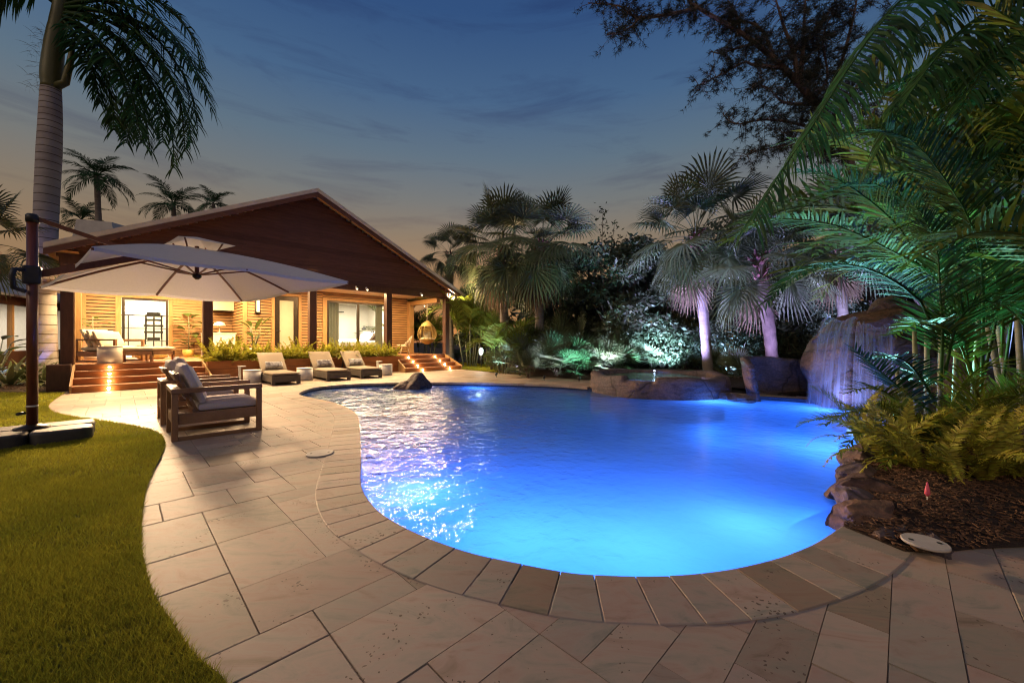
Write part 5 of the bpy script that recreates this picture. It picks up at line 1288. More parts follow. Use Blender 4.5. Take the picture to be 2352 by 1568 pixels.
fl = [[(140,30),(190,20),(290,40),(390,90),(450,170),(492,262)], [(140,30),(200,50),(280,95),(350,190),(392,290),(400,388)], [(138,35),(190,60),(250,120),(300,210),(325,330)], [(140,20),(215,20),(310,70),(390,170),(430,260),(440,330)],
      [(140,10),(240,-30),(360,0),(440,80),(470,170)], [(138,35),(180,70),(225,130),(255,220),(262,300)], [(130,10),(70,-30),(0,-30),(-70,20)], [(130,5),(90,-70),(30,-110),(-60,-110)], [(138,0),(170,-90),(260,-160),(370,-150)], [(136,30),(200,40),(300,130),(330,250),(345,345)], [(140,25),(230,40),(340,110),(410,220),(425,350)], [(140,30),(210,45),(300,120),(360,230),(375,330)], [(140,20),(250,30),(360,90),(430,190),(455,290)], [(138,35),(200,75),(270,160),(300,260),(290,330)], [(140,15),(230,0),(340,30),(420,110),(480,220)], [(136,40),(170,75),(210,150),(230,240)]]
for k, f in enumerate(fl):
    dy = pr.uniform(-.6, .6); P_ = [V(x, y, 12.0+dy*i*.5) for i, (x, y) in enumerate(f)]
    b = MB(); pinnate(b, P_, 60, 1.2, .06, droop=.5, ang=62, vee=.05, start=.16, rr=.07, jit=.35); b.build('frond', M_PALM, t, world=True)
b = MB()
for _ in range(140):
    p = V(pr.gauss(95, 14), pr.uniform(60, 215), 12.0); d = Vector((pr.gauss(-.4, .6), pr.gauss(-.2, .6), pr.gauss(-.3, .6)))
    ribbon(b, p, d, pr.uniform(.15, .4), .012, .3, Vector((0, .3, 1)).normalized())
b.build('flower_stalk', M_DRY, t, world=True)
# ---------------- coconut palms beyond the house
def coco(px, py, Y, lab, s=1., n=17, rs=1):
    rg = random.Random(rs); c = V(px, py, Y); t = thing('coconut_palm', lab, 'palm tree', (c.x, c.y, 0), 0, 'coconut palms beyond the house')
    trunk(t, [Vector((c.x+.5*s, c.y, -.05)), Vector((c.x+.3*s, c.y, c.z*.5)), c], .24, .16, M_TRUNK, .05, 8)
    for i in range(n):
        az = i*2.4+rg.uniform(-.2, .2); k = min(3, int(i*4/n)); place('frond', COCO[k], t, TM[t].inverted() @ c, az, rg.uniform(-.12, .12), s*rg.uniform(.85, 1.1))
coco(222, 405, 30, 'coconut palm standing clear above the left end of the roof', 1., 20, 3)
coco(188, 505, 34, 'low coconut palm just above the roof behind the umbrella pole', .95, 15, 4)
coco(398, 470, 36, 'coconut palm showing half its crown above the left roof slope', 1.1, 18, 5)
coco(490, 468, 42, 'distant coconut palm barely rising over the roof slope', 1.0, 16, 6)
t = thing('distant_roof', 'pale metal roof of a building behind the house', 'building', V(215, 560, 26)*1, 0)
o_ = TM[t].inverted(); q = V(190, 560, 26); q2 = V(250, 560, 26); hgt = 1.5
MB().box(-.9, 1.4, 0, 3, -7.6, .35).build('wall', M_PLAST, t)
MB().add([(-1.1, -.3, .35), (1.7, -.3, .2), (1.7, 3, .2), (-1.1, 3, .35), (-.8, -.3, 1.55), (1.5, -.3, 1.35), (1.5, 3, 1.35), (-.8, 3, 1.55)], [(0, 1, 5, 4), (1, 2, 6, 5), (2, 3, 7, 6), (3, 0, 4, 7), (4, 5, 6, 7)]).build('roof', M_ROOF, t)
# silver fan palm at the left edge
def fanpalm(base, head, lab, n=34, s=1., rt=(.19, .16), m=M_TRUNK, dead=8, skirt=True, seed=1, grp=None, lean=None, tmax=3, ruff=True):
    rg = random.Random(seed); t = thing('fan_palm', lab, 'palm tree', (base.x, base.y, 0), 0, grp)
    mid = base.lerp(head, .5)+Vector((rg.uniform(-.1, .1), 0, 0))
    trunk(t, [Vector((base.x, base.y, -.05)), mid, head], rt[0], rt[1], m, .08, 14)
    hi = TM[t].inverted() @ head
    if ruff:
        b = MB()
        for i in range(90):
            a = rg.uniform(0, 6.283); z = rg.uniform(-.75, .15); r = rt[1]*.9; p = hi+Vector((r*math.cos(a), r*math.sin(a), z)); d = Vector((math.cos(a), math.sin(a), rg.uniform(.2, 1.4)))
            ribbon(b, p, d, rg.uniform(.14, .32), .07, .15, d.cross(UP).normalized())
        b.build('leaf_bases', M_RUFF, t)
    for i in range(n):
        az = i*2.39996+rg.uniform(-.15, .15); k = min(tmax, int((i/n)**.9*(tmax+1)))
        place('fan_leaf', FANU[k], t, hi+Vector((0, 0, rg.uniform(-.1, .1))), az, rg.uniform(-.15, .15), s*rg.uniform(.85, 1.12), rg.uniform(-.3, .3))
    for i in range(dead): place('dead_leaf', FAND, t, hi+Vector((0, 0, -.3)), rg.uniform(0, 6.28), rg.uniform(-.1, .25), s*rg.uniform(.8, 1.1))
    return t
c = V(-45, 560, 9.0); fanpalm(Vector((c.x-1.0, c.y, 0)), c, 'silvery fan palm leaning in beside the glazed wing', 16, .75, seed=9, dead=0)
# ---------------- fan palms in the garden
c = V(1150, 575, 16); fanpalm(Vector((c.x+.1, 16, 0)), c, 'fan palm with drooping leaves in the pair behind the house, nearer the roof', 34, 1.3, seed=2, dead=10, grp=None)
c = V(1242, 568, 15.2); fanpalm(Vector((c.x, 15.2, 0)), c, 'fan palm with drooping leaves in the pair behind the house, nearer the tall shrubs', 32, 1.25, seed=3, dead=9)
c = V(1035, 590, 19); fanpalm(Vector((c.x, 19, 0)), c, 'small fan palm peeking out just behind the right roof slope', 18, .8, seed=4, dead=2)
c = V(1598, 545, 12.4); fanpalm(G(1628, 871), c, 'fan palm with a slender lit trunk behind the spa', 34, 1.2, (.16, .13), seed=5, dead=5)
c = V(1742, 600, 11.0); fanpalm(G(1778, 882), c, 'cabbage palm with shaggy dark trunk left of the slide', 22, 1.0, (.15, .17), M_ROUGH, seed=6, dead=3)
c = V(1925, 545, 11.2); fanpalm(Vector((9.65, 11.2, 0)), c, 'fan palm with violet trunk standing behind the waterfall', 24, 1.0, (.14, .12), seed=7, dead=5)
# ---------------- leafy background trees
def leafcloud(b, blobs, n, size, rg, flat=.0):
    for _ in range(n):
        c, r = rg.choice(blobs); 
        while 1:
            d = Vector((rg.uniform(-1, 1), rg.uniform(-1, 1), rg.uniform(-1, 1)))
            if .3 < d.length < 1: break
        p = c+Vector((d.x*r[0], d.y*r[1], d.z*r[2])); q = Vector((rg.gauss(0, 1), rg.gauss(0, 1), rg.gauss(-.3, .7))).normalized(); sd = q.cross(Vector((rg.gauss(0, 1), rg.gauss(0, 1), rg.gauss(0, 1)))).normalized()
        L = size*rg.uniform(.7, 1.4); b.add([p, p+q*L*.5+sd*L*.19, p+q*L, p+q*L*.5-sd*L*.19], [(0, 1, 2, 3)])
def leafy(base, H, Rx, lab, n=5200, size=.16, seed=1, m=M_LEAF, grp='leafy trees behind the pool garden', low=.25, nb=16):
    rg = random.Random(seed); t = thing('leafy_tree', lab, 'tree', base, 0, grp)
    b = MB(); tips = []
    b.tube([(0, 0, -.05), (.08, 0, H*.25), (0, .1, H*.5)], [.14, .11, .08], 8)
    for i in range(nb):
        a = i*2.4; z = H*(low+(1-low)*rg.random()**.8); r = Rx*math.sqrt(max(.08, 1-((z/H-.5)/.56)**2))*rg.uniform(.35, 1)
        e = Vector((r*math.cos(a), r*math.sin(a), z)); b.tube([(0, 0, max(.2, z*.45)), e*.5+Vector((0, 0, z*.12)), e], [.05, .03, .012], 5, False); s = rg.uniform(.5, 1.)*Rx*.42; tips.append((e, (s*1.15, s*1.15, s*.8)))
    b.build('trunk', M_BARK, t); c = MB(); leafcloud(c, tips, n, size, rg); c.build('crown', m, t)
K = 'leafy trees behind the pool garden'
for a in [((2.2, 17.5, 0), 5.6, 1.9, 'dark leafy tree right of the paired fan palms', 5200, 1), ((4.3, 16.0, 0), 4.9, 2.0, 'grey-green leafy tree behind the spa', 5600, 2), ((6.3, 16.5, 0), 5.2, 2.2, 'dark leafy tree behind the lit fan palm', 5600, 3), ((8.6, 15.5, 0), 5.4, 2.2, 'dark leafy tree behind the cabbage palm', 5200, 4),
          ((11.2, 14.5, 0), 6., 2.4, 'dark leafy tree behind the waterfall', 5200, 5), ((13.5, 12.5, 0), 6.5, 2.6, 'dark leafy tree right of the waterfall', 5200, 6), ((-1.6, 20.5, 0), 4.3, 1.7, 'dark leafy tree close behind the right end of the house', 4000, 7), ((14, 9., 0), 7, 2.7, 'dark leafy tree behind the areca clump', 4500, 8)]:
    leafy(Vector(a[0]), a[1], a[2], a[3], int(a[4]*1.7), .22, a[5])
# slender upright branch tips against the sky
t = thing('slender_sapling', 'thin sparse sapling rising against the sky left of the lit fan palm', 'tree', (3.7, 16.8, 0), 0)
b = MB(); lf = MB(); rg = random.Random(5)
for sx in (0, .45, .9):
    top = V(1385+sx*60, 475+sx*70, 16.8)-Vector((3.7, 16.8, 0)); b.tube([(sx*.2, 0, 0), top*.6, top], [.04, .025, .006], 5)
    for i in range(120):
        s = rg.uniform(.6, 1.); p = Vector((sx*.2, 0, 0)).lerp(top, s)+Vector((rg.gauss(0, .16), rg.gauss(0, .16), rg.gauss(0, .1))); leafcloud(lf, [(p, (.05, .05, .05))], 1, .16, rg)
b.build('stem', M_BARK, t); lf.build('crown', M_LEAF, t)
# wood behind everything: reads as one mass
b = MB(); rg = random.Random(77)
bl = [(Vector((x+rg.uniform(-1, 1), y+rg.uniform(-1, 1), z)), (1.5, 1.5, 1.3)) for (x, y) in [(2+1.5*i, 22-.25*i) for i in range(14)] for z in (.8, 2.4, 3.9)]+[(Vector((19-.2*i, 17-1.6*i, z)), (1.6, 1.6, 1.5)) for i in range(9) for z in (1, 3, 5, 7)]
leafcloud(b, bl, 26000, .5, rg); tag(b.build('background_wood', M_LEAF), 'dark mass of foliage far behind the garden', 'foliage', kind='stuff')
# ---------------- palmettos and undergrowth between patio and spa
def palmetto(p, lab, n=15, s=1., seed=0, grp='fan-leaved palmettos in the garden bed'):
    rg = random.Random(seed); t = thing('palmetto', lab, 'palmetto', p, 0, grp)
    b = MB()
    for i in range(4): a = rg.uniform(0, 6.28); b.tube([(0, 0, -.04), (.1*math.cos(a), .1*math.sin(a), .25*s)], [.03, .02], 6)
    b.build('stem', M_ROUGH, t)
    for i in range(n): place('leaf', PALMETTO[min(2, int(3*i/n))], t, (rg.uniform(-.12, .12)*s, rg.uniform(-.12, .12)*s, rg.uniform(.02, .35)*s), i*2.4+rg.uniform(-.3, .3), rg.uniform(-.2, .2), s*rg.uniform(.8, 1.2), rg.uniform(-.4, .4))
gp = 'palmettos in the bed between the house and the spa'
for k, (px, py, s, lab) in enumerate([(1195, 862, 1.1, None), (1235, 856, 1.5, None), (1280, 866, 1.15, None), (1330, 862, 1.3, None), (1300, 852, 1.9, None), (1378, 866, 1.1, None), (1420, 858, 1.2, None), (1360, 850, 1.7, None), (1245, 845, 2.1, None), (1435, 848, 1.6, None), (1325, 868, .9, None), (1215, 868, .8, None)]):
    palmetto(G(px, py), 'fan-leaved palmetto in the bed between the house and the spa', 16, s, 50+k, gp)
for k, (px, py, s) in enumerate([(1460, 852, 1.2), (1500, 853, 1.25), (1540, 852, 1.1), (1580, 855, 1.0), (1660, 868, .9), (1690, 878, .8)]):
    palmetto(G(px, py), 'fan-leaved palmetto growing directly behind the spa', 14, s, 80+k, 'palmettos directly behind the spa')
# areca clumps near the house corner
def areca(p, lab, n=18, s=1., seed=0, ncane=5, H=1.0, grp=None, fr=None, cm=M_CANE):
    rg = random.Random(seed); t = thing('areca_palm', lab, 'palm', p, 0, grp); fr = fr or ARE
    for c in range(ncane):
        a = c*2.4; r = .16*s*math.sqrt(c+.5)*.5; hh = H*rg.uniform(.7, 1.15); p0 = Vector((r*math.cos(a), r*math.sin(a), -.04)); p1 = p0*2.0+Vector((0, 0, hh))
        MB().tube([p0, p0.lerp(p1, .5), p1], [.02*s, .018*s, .014*s], 7).build('cane', cm, t)
        for i in range(max(2, n//ncane)): place('frond', fr[min(2, int(3*rg.random()))], t, p1, a+i*2.2+rg.uniform(-.5, .5), rg.uniform(-.2, .2), s*rg.uniform(.8, 1.15), rg.uniform(-.3, .3))
areca(G(1080, 842), 'tall areca palm with golden fronds beside the house corner', 34, 1.75, 1, 6, 1.9)
areca(G(1118, 840), 'areca palm behind the lantern lit shrub', 24, 1.3, 2, 5, 1.1)
areca(G(1160, 858), 'areca palm with pale lit canes at the patio edge', 22, 1.15, 3, 7, .9)
areca(HW(12.6, 3.6), 'areca palm seen between the porch posts behind the hanging chair', 30, 1.5, 4, 6, 1.2)
areca(HW(11.9, 5.2), 'areca palm seen close behind the rear porch post', 30, 1.6, 5, 6, 1.4)
def shrub(p, s, lab, seed, n=900, m=M_SHRUB, sz=.09):
    rg = random.Random(seed); t = thing('leafy_shrub', lab, 'shrub', p, 0)
    b = MB(); tips = []
    for i in range(9):
        a = i*2.4; e = Vector((s*.6*math.cos(a)*rg.random(), s*.6*math.sin(a)*rg.random(), s*rg.uniform(.4, 1.1))); b.tube([(0, 0, -.04), e*.5, e], [.015, .012, .005], 5, False); tips.append((e, (s*.35, s*.35, s*.3)))
    b.build('stem', M_BARK, t); c = MB(); leafcloud(c, tips, n, sz, rg); c.build('foliage', m, t)
shrub(G(1085, 838), .75, 'bright green leafy shrub right of the steps', 1); shrub(G(1128, 850), .7, 'bright green leafy shrub beside the garden lantern', 2); shrub(G(1150, 853.5), .45, 'low dark grassy shrub at the lawn corner', 3, 700, M_LEAF); shrub(G(1050, 829), .6, 'small bright shrub behind the right hand steps', 4, 600)
for k, (px, py, s_, l_) in enumerate([(1215, 846, 1.5, 'tall leafy shrub behind the lit canes'), (1290, 848, 1.7, 'tall leafy shrub behind the central palmettos'), (1370, 850, 1.8, 'tall leafy shrub left of the spa'), (1440, 850, 1.6, 'tall leafy shrub behind the left half of the spa'), (1520, 852, 1.7, 'tall leafy shrub behind the right half of the spa'), (1570, 856, 1.4, 'leafy shrub just left of the slender lit trunk'), (1680, 862, 1.5, 'leafy shrub between the lit trunk and the cabbage palm'), (1830, 868, 1.5, 'leafy shrub behind the slide trough')]):
    shrub(G(px, py), s_, l_, 40+k, 2600, M_LEAF, .15)
# ---------------- ferns in the planter
def fern(p, s, seed, lab, n=17, grp=None, fr=FERN):
    rg = random.Random(seed); t = thing('sword_fern', lab, 'fern', p, 0, grp)
    for i in range(n): place('frond', fr[min(2, int(3*(i/n)**1.35))], t, (rg.uniform(-.05, .05), rg.uniform(-.05, .05), -.01), i*2.4+rg.uniform(-.4, .4), rg.uniform(-.25, .2), s*rg.uniform(.75, 1.2), rg.uniform(-.4, .4))
for k in range(27):
    u = 2.72+k*.222; fern(W(u, -.22+pr.uniform(-.08, .08), .5), pr.uniform(.95, 1.35), k, 'yellow-green sword fern in the long timber planter', 17, 'sword ferns in the planter box')
# ---------------- potted plants on the deck
def bigleaf(b, p, d, L, w_):
    sd = d.cross(UP); sd = sd.normalized() if sd.length > .05 else Vector((1, 0, 0)); dd = d.normalized(); q = p; ps = [p]; 
    for i in range(5): q = q+dd*L/5; ps.append(q); dd = (dd+Vector((0, 0, -.16))).normalized()
    ws = [.1, .75, 1, .95, .6, .02]; vs = []
    for a, x in zip(ps, ws): vs += [a-sd*w_*x*.5+Vector((0, 0, .02*x)), a, a+sd*w_*x*.5+Vector((0, 0, .02*x))]
    b.add(vs, [f for i in range(5) for f in ((3*i, 3*i+1, 3*i+4, 3*i+3), (3*i+1, 3*i+2, 3*i+5, 3*i+4))])
def potted(p, lab, H, n, L, w_, pot, potm, seed, strel=False):
    rg = random.Random(seed); t = thing('potted_plant', lab, 'potted plant', p, 0)
    MB().lathe([(pot[0]*.78, 0), (pot[0], pot[1]*.5), (pot[0], pot[1]), (pot[0]*.9, pot[1]), (pot[0]*.88, pot[1]-.04), (.01, pot[1]-.04)], n=24).build('pot', potm, t)
    st = MB()
    if not strel: st.tube([(0, 0, pot[1]-.05), (.03, 0, H*.6), (0, .02, H)], [.02, .016, .01], 7)
    for i in range(n):
        b = MB(); a = i*2.4+rg.uniform(-.3, .3); 
        if strel:
            e = Vector((.25*math.cos(a)*rg.uniform(.4, 1), .25*math.sin(a)*rg.uniform(.4, 1), H*rg.uniform(.55, 1.))); st.tube([(0, 0, pot[1]-.05), e*.6+Vector((0, 0, .1)), e], [.014, .011, .008], 6); d = Vector((math.cos(a), math.sin(a), rg.uniform(.3, 1.6)))
        else:
            e = Vector((.02*math.cos(a), .02*math.sin(a), pot[1]+.12+(H-pot[1]-.1)*(i+.5)/n)); d = Vector((math.cos(a), math.sin(a), rg.uniform(.1, .6))); e2 = e+d.normalized()*.1; st.tube([e, e2], .006, 5); e = e2
        bigleaf(b, e, d, L*rg.uniform(.8, 1.2), w_*rg.uniform(.85, 1.15)); b.build('leaf', M_SHRUB, t)
    st.build('stem', M_CANE, t)
M_YPOT = mat('yellow_pot', (.62, .45, .12), (.55, .38, .1), 5, .5)
potted(W(2.62, 4.3, DZ), 'fiddle leaf fig in a yellow pot beside the shutter', 1.5, 15, .42, .27, (.17, .28), M_YPOT, 3)
potted(W(.18, 3.6, DZ), 'leafy potted plant behind the cream lounge chair', 1.35, 15, .34, .17, (.2, .3), M_WHITE, 4)
potted(W(3.95, .55, DZ), 'bird of paradise plant in a white pot behind the planter ferns', 1.1, 11, .5, .16, (.19, .36), M_WHITE, 5, True)
# ---------------- bromeliads on the left
BROM = []
for i in range(3):
    b = MB()
    for q in range(1): ribbon(b, Vector((0, 0, 0)), Vector((math.cos(R(65-18*i)), 0, math.sin(R(65-18*i)))), .75, .085, .22, Vector((0, 1, 0)), 4, .05)
    BROM.append(b.mesh('bromeliad_leaf_%d' % i, M_BROM))
def brom(p, s, seed, n=22):
    rg = random.Random(seed); t = thing('bromeliad', 'strap-leaved bromeliad in the bed under the royal palm', 'bromeliad', p, 0, 'bromeliads under the royal palm')
    for i in range(n): place('leaf', BROM[min(2, int(3*i/n))], t, (0, 0, .02), i*2.4, rg.uniform(-.2, .2), s*rg.uniform(.8, 1.15))
for k, (px, py, s) in enumerate([(20, 892, 1.25), (60, 880, 1.3), (100, 888, 1.1), (130, 872, 1.1), (0, 870, 1.5), (40, 862, 1.4), (85, 862, 1.2), (128, 895, .7), (-30, 890, 1.4), (112, 862, 1.2)]): brom(G(px, py), s, k)
# broad leaves at left edge
b0 = G(-15, 880); t = thing('broad_leaf_plant', 'tall plant with large dark leaves at the lawn edge by the glazed wing', 'plant', b0, 0)
for k in range(9):
    b = MB(); a = R(-60+k*35); e = Vector((.35*math.cos(a), .35*math.sin(a), .7+.11*k)); MB().tube([(0, 0, 0), e*.5, e], [.02, .015, .01], 6).build('stem', M_CANE, t); bigleaf(b, e, Vector((math.cos(a), math.sin(a), .5)), .65, .26); b.build('leaf', M_BROM, t)
# ================================================================== casuarina against the sky
rg = random.Random(12); CY0 = 13.0
cb_ = G(2010, 870); t = thing('casuarina_tree', 'tall feathery pine-like tree with bare limbs against the sky at upper right', 'tree', (12.2, 13.5, 0), 0)
limbs = [[(2010,520),(1930,330),(1838,197),(1729,95),(1603,18),(1575,-8)], [(1600,20),(1540,33),(1469,41),(1440,28),(1420,14),(1350,7)], [(1835,197),(1822,120),(1800,60),(1779,-10)], [(1838,190),(1845,90),(1850,-10)], [(1733,102),(1690,112),(1656,123),(1630,118)],
         [(1789,155),(1733,150),(1708,144),(1660,170),(1603,197)], [(1880,260),(1930,150),(1960,40),(1970,-20)], [(1780,140),(1750,70),(1700,48),(1640,60)], [(1925,330),(1850,290),(1760,275),(1690,285),(1660,262)], [(1860,240),(1800,235),(1760,200),(1720,205)], [(1900,290),(1960,210),(2020,120),(2060,20)], [(1925,325),(1840,330),(1770,340),(1700,360)], [(1469,41),(1450,62),(1420,75),(1395,82)], [(1822,120),(1870,80),(1910,20)], [(1700,75),(1690,30),(1660,-15)], [(1860,240),(1900,180),(1890,90),(1920,10)], [(1930,330),(1990,280),(2040,200)], [(1845,200),(1880,140),(1870,60)], [(1930,345),(1880,350),(1830,320),(1790,300)]]
br = MB(); tw = MB()
Lw = []
for k, l in enumerate(limbs):
    P_ = [V(x, y, CY0+(.5*math.sin(k*1.9)*i/len(l) if k else 0)) for i, (x, y) in enumerate(l)]; cv = catmull(P_, 6); r0 = [.15, .07, .09, .09, .05, .055, .08, .06, .06, .05, .07, .05, .04, .05, .05, .05, .05, .05, .04][k]
    br.tube(cv, [r0*(1-.8*i/(len(cv)-1)) for i in range(len(cv))], 8); Lw.append((cv, r0))
br.tube([V(2010, 520, CY0), Vector((12.3, 13.3, 2.5)), Vector((12.2, 13.5, -.05))], [.22, .28, .34], 10)
for cv, r0 in Lw:
    m = len(cv); rl = resample(cv, .16)
    for i, p in enumerate(rl):
        if i < len(rl)*.22 and r0 > .1: continue
        for _ in range(3 if r0 > .1 else 4):
            d = Vector((rg.gauss(0, 1), rg.gauss(0, .8), rg.gauss(.15, .8))).normalized(); L = rg.uniform(.25, .85); q = p+d*L+Vector((0, 0, -.1*L)); md = p.lerp(q, .5)+Vector((0, 0, .06))
            br.tube([p, md, q], [.012, .008, .003], 4, False)
            for _2 in range(rg.randint(6, 11)):
                s = rg.uniform(.35, 1.05); c = p.lerp(q, s)+Vector((rg.gauss(0, .04), rg.gauss(0, .04), rg.gauss(0, .04)))
                for _3 in range(6):
                    dd = (d*.6+Vector((rg.gauss(0, .7), rg.gauss(0, .7), rg.gauss(-.15, .6)))).normalized(); sd = dd.cross(Vector((rg.gauss(0, 1), rg.gauss(0, 1), .2))).normalized()
                    l_ = rg.uniform(.09, .22); tw.add([c-sd*.008, c+sd*.008, c+dd*l_], [(0, 1, 2)])
br.build('trunk', M_BARK, t, world=True); tw.build('needle_sprays', M_NEEDLE, t, world=True)
# ================================================================== areca palms in the near right bed
ab = Vector((4.95, 4.75, .08))
t = thing('feather_palm', 'big feather palm with pale canes and long green fronds in the mulch bed', 'palm', ab, 0)
for k, (x0, x1, yt, Yd) in enumerate([(2108, 2100, 760, 4.6), (2130, 2128, 700, 4.75), (2158, 2165, 640, 4.6), (2190, 2205, 600, 4.8), (2230, 2260, 560, 5.0), (2085, 2060, 850, 4.7)]):
    a = V(x0, 784+1.13/Yd*900, Yd); e = V(x1, yt, Yd); MB().tube([a, a.lerp(e, .5), e], [.03, .026, .02], 9).build('cane', M_CANE, t, world=True)
FR = [  # (px, py, depth) along the midrib, leaflet length, material, name
 ([(2150,800,4.6),(2125,705,4.55),(2030,632,4.4),(1930,606,4.2),(1830,630,4.0),(1757,700,3.85)], .42, M_PALM, .5, .15),
 ([(2200,760,4.8),(2150,640,4.7),(2040,572,4.6),(1920,518,4.5),(1804,503,4.4),(1742,514,4.3),(1680,552,4.2)], .55, M_PALMY, .45, .15),
 ([(2255,900,4.6),(2258,650,4.4),(2235,520,4.2),(2170,410,4.0),(2100,325,3.8),(2030,300,3.6)], .55, M_PALM, .2, .35),
 ([(2230,850,5.0),(2160,600,4.9),(2085,470,4.8),(2000,420,4.6),(1905,440,4.4)], .5, M_PALM, .3, .2),
 ([(2330,420,4.6),(2200,320,4.5),(2060,292,4.4),(1920,310,4.3),(1815,322,4.2)], .6, M_PALMY, .5, .1),
 ([(2440,-260,4.3),(2200,-110,4.1),(2060,10,3.9),(1960,140,3.8),(1860,300,3.7),(1790,400,3.7),(1728,510,3.6)], .95, M_PALM, 1.1, -.2),
 ([(2500,-120,4.6),(2330,-20,4.4),(2190,90,4.2),(2080,230,4.1),(2010,360,4.0)], .9, M_PALM, 1.1, -.2),
 ([(2560,0,4.2),(2420,20,4.0),(2290,120,3.9),(2200,260,3.8)], .8, M_PALM, .9, -.1),
 ([(2165,965,4.5),(2085,905,4.4),(2010,842,4.2),(1960,800,4.1)], .34, M_PALM, .1, .25),
 ([(2160,900,4.6),(2165,760,4.5),(2160,680,4.4),(2150,560,4.3),(2100,470,4.2)], .5, M_PALM, .25, .25),
 ([(2170,860,4.6),(2200,740,4.4),(2260,690,4.2),(2330,720,4.0),(2380,800,3.9)], .42, M_PALM, .35, .2),
 ([(2260,860,4.8),(2330,560,4.6),(2380,420,4.3),(2420,380,4.1)], .6, M_PALM, .3, .2),
 ([(2300,900,5.0),(2330,650,4.9),(2300,480,4.8),(2230,380,4.7),(2150,350,4.6)], .55, M_PALM, .3, .2),
 ([(2190,800,5.0),(2120,660,5.1),(2050,610,5.2),(1960,620,5.3)], .45, M_PALM, .3, .2),
 ([(2220,780,4.9),(2260,600,4.8),(2330,520,4.6),(2420,540,4.4)], .5, M_PALMY, .4, .2),
 ([(2150,930,4.6),(2110,860,4.5),(2060,820,4.35),(1990,830,4.2)], .3, M_PALM, .3, .2),
 ([(2180,940,4.4),(2230,860,4.2),(2290,840,4.0),(2370,880,3.8)], .36, M_PALMY, .35, .2),
 ([(2130,700,4.7),(2090,560,4.8),(2010,470,4.9),(1900,400,5.0),(1830,395,5.0)], .55, M_PALM, .4, .15),
 ([(2330,300,5.2),(2250,200,5.1),(2140,160,5.0),(2030,200,4.9)], .7, M_PALM, .7, 0),
 ([(2420,600,4.4),(2360,460,4.3),(2290,380,4.2),(2200,360,4.1)], .6, M_PALM, .4, .2),
 ([(2110,1010,4.3),(2030,955,4.1),(1955,945,3.95),(1893,975,3.85)], .24, M_PALMY, .3, .2), ([(2115,1020,4.2),(2040,985,3.95),(1975,995,3.8),(1928,1045,3.7)], .24, M_PALMY, .3, .2), ([(2140,1030,4.0),(2120,985,3.8),(2160,985,3.6),(2215,1030,3.5)], .28, M_PALMY, .4, .1),
 ([(2100,1000,4.4),(2065,925,4.3),(2005,890,4.2),(1935,905,4.1)], .3, M_PALMY, .3, .2), ([(2200,1000,4.2),(2250,925,4.0),(2320,915,3.8),(2400,960,3.6)], .36, M_PALMY, .3, .2), ([(2150,1040,3.9),(2100,1015,3.7),(2060,1030,3.55),(2030,1075,3.45)], .26, M_PALMY, .3, .1),
 ([(2180,1020,4.0),(2215,980,3.8),(2270,985,3.6),(2320,1030,3.5)], .3, M_PALMY, .3, .2), ([(2240,900,4.6),(2200,780,4.5),(2130,740,4.35),(2050,770,4.2)], .4, M_PALMY, .3, .2), ([(2300,820,4.8),(2300,680,4.6),(2260,590,4.45),(2190,560,4.3)], .5, M_PALMY, .3, .2),
 ([(2450,300,4.6),(2350,180,4.5),(2240,140,4.4),(2120,180,4.3),(2040,260,4.2)], .8, M_PALM, .9, -.1), ([(2420,-60,4.8),(2300,-60,4.7),(2160,20,4.6),(2070,130,4.5)], .9, M_PALM, 1.0, -.2), ([(2520,120,4.4),(2420,160,4.3),(2330,260,4.2),(2280,380,4.1)], .7, M_PALM, .8, -.1),
]
for k, (l, ll, m, dr, ve) in enumerate(FR):
    P_ = [V(x, y, Y) for x, y, Y in l]; L = sum((a-b).length for a, b in zip(P_, P_[1:]))
    b = MB(); pinnate(b, P_, max(18, int(L*26)), ll, .023 if ll < .7 else .028, droop=dr*.42, ang=60, vee=ve, start=.2 if k not in (5, 6, 7) else .05, rr=.018, jit=.1); b.build('frond', m, t, world=True)
# further feather palms that fill the right edge
for k, (x, y, s, H, lab) in enumerate([(7.2, 5.4, 2.2, 2.2, 'tall feather palm at the right behind the mulch bed'), (8.6, 7.3, 2.6, 2.6, 'feather palm behind the waterfall rocks'), (6.3, 3.6, 1.8, 1.9, 'feather palm at the right end of the mulch bed')]):
    areca(Vector((x, y, .06)), lab, 26, s, 20+k, 5, H, fr=[f for f in ARE])
# understorey at the base
for k, (px, py, s) in enumerate([(1998, 1055, .95), (2060, 1090, .9), (2120, 1108, .85), (2185, 1125, .9), (2250, 1125, 1.0), (2330, 1125, 1.1), (2140, 1060, 1.0), (2250, 1060, 1.1), (2040, 1045, .9)]):
    p = G(px, py); p.z = .07; fern(p, s*.9, 200+k, 'yellow-green sword fern at the foot of the feather palm', 10, 'sword ferns in the mulch bed', FERNB)
for k, (px, py, s) in enumerate([(1985, 1030, .8), (2120, 1060, .75), (2240, 1040, .9)]):
    areca(G(px, py)+Vector((0, 0, .06)), ['young feather palm seedling at the pool edge boulder', 'young feather palm seedling in front of the pale canes', 'young feather palm seedling at the back of the mulch bed'][k], 10, s*.55, 60+k, 3, .2, 'young palms among the ferns')
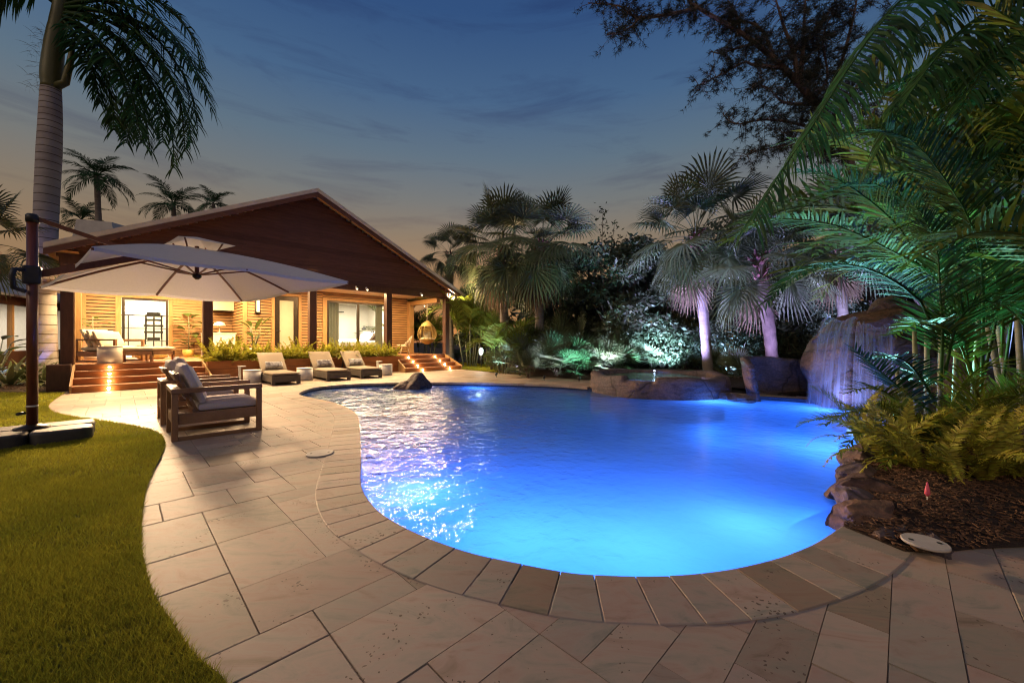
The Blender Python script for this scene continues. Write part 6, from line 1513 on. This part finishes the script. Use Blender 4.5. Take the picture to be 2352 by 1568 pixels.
# ================================================================== garden lamps
def uplight(p, aim, e, c, lab, spot=75, z=.12):
    t = thing('garden_spotlight', lab, 'garden light', (p.x, p.y, 0), 0, None)
    p = Vector((p.x, p.y, z)); d = (Vector(aim)-p).normalized()
    MB().tube([(0, 0, -.03), (0, 0, z-.03)], .01, 6).build('stake', M_BLACK, t)
    MB().tube([p-d*.07, p+d*.03], [.032, .045], 12).build('housing', M_BLACK, t, world=True)
    x = d.cross(UP); x = x.normalized() if x.length > .05 else Vector((1, 0, 0)); y = x.cross(d)
    MB().add([p+d*.031+(x*math.cos(q*.393)+y*math.sin(q*.393))*.036 for q in range(16)], [tuple(range(16))]).build('lens', emis('lens_'+lab[:18], c, 12.), t, world=True)
    light('uplamp', 'SPOT', p+d*.06, e*7, c, t, .05, aim=aim, spot=spot, blend=.7)
COOL = (.55, .72, 1.); VIO = (.42, .36, 1.); TEAL = (.25, .95, .85); WHT = (.85, .92, 1.)
uplight(G(1140, 866), V(1170, 700, 15), 120, COOL, 'garden spotlight at the foot of the pale lit canes')
uplight(G(1250, 874), V(1290, 740, 13.8), 24, (.7, .72, 1.), 'garden spotlight aimed up into the palmettos at the patio edge', 100)
uplight(G(1330, 877), V(1310, 700, 15), 60, TEAL, 'garden spotlight with a teal beam in the palmetto bed')
uplight(G(1466, 862), V(1480, 790, 12.2), 55, (.35, 1., .75), 'garden spotlight with a green-teal beam behind the spa', 110)
uplight(Vector((4.6, 11.9, 0)), V(1604, 560, 12.4), 420, (.46, .42, 1.), 'garden spotlight at the foot of the slender fan palm', 115)
uplight(Vector((6.6, 9.75, 0)), V(1745, 560, 11), 150, VIO, 'garden spotlight below the cabbage palm', 110)
uplight(Vector((9.0, 10.4, 0)), V(1930, 540, 11.2), 190, (.5, .5, 1.), 'garden spotlight below the fan palm behind the waterfall', 70)
uplight(Vector((.2, 14.6, 0)), V(1165, 560, 16), 160, VIO, 'garden spotlight below the paired fan palms', 55)
uplight(G(1395, 874), V(1400, 560, 16), 110, (.66, .70, 1.), 'garden spotlight washing the leafy trees behind the spa', 80)
uplight(Vector((-13.0, 9.6, 0)), Vector((-14.3, 12., 2.2)), 120, (.30, .30, 1.), 'violet garden spotlight at the foot of the royal palm', 60)
uplight(Vector((8.9, 6.2, 0)), Vector((7.4, 5.6, 4.2)), 260, (.22, .30, 1.), 'deep blue garden spotlight behind the feather palm', 95)
uplight(Vector((5.5, 5.7, .08)), Vector((5.0, 4.6, 3.0)), 95, (.3, .9, .85), 'teal garden spotlight under the feather palm fronds', 110)
uplight(Vector((8.2, 15, 0)), Vector((7.7, 15.6, 1.6)), 14, (1, .6, .12), 'amber garden light glowing through the dark trees', 120)
for x, y, ax, ay, az, e, c, l in [(1.2, 15.2, 2.2, 17.5, 3.6, 400, (.75, .8, 1.), 'hidden garden spotlight between the shrubs right of the paired fan palms'), (3.1, 14.4, 4.2, 16, 3.2, 380, (.6, .68, 1.), 'hidden garden spotlight in front of the grey-green tree'),
        (5.4, 14.2, 6.3, 16.5, 3.4, 340, (.4, .62, 1.), 'hidden garden spotlight behind the slender lit trunk'), (7.4, 13.2, 8.4, 15.5, 3.6, 200, (.34, .5, 1.), 'hidden garden spotlight behind the cabbage palm'), (10.2, 11.6, 12, 14, 4.5, 260, (.36, .4, 1.), 'hidden garden spotlight behind the waterfall rocks')]:
    uplight(Vector((x, y, 0)), Vector((ax, ay, az)), e, c, l, 110)  # added unseen washes that brighten the dark tree crowns
# lantern among the shrubs by the steps
p = G(1105, 846); t = thing('garden_lantern', 'bright white garden lantern on a short post among the shrubs', 'garden light', p, 0)
MB().tube([(0, 0, -.03), (0, 0, .62)], .016, 8).build('post', M_BLACK, t); MB().lathe([(.05, .62), (.085, .70), (.085, .84), (.04, .90)], n=16).build('globe', emis('lantern_globe', (.85, 1., .95), 12.), t); light('lantern_lamp', 'POINT', p+Vector((0, -.14, .76)), 22, (.85, 1., .9), t, .08)
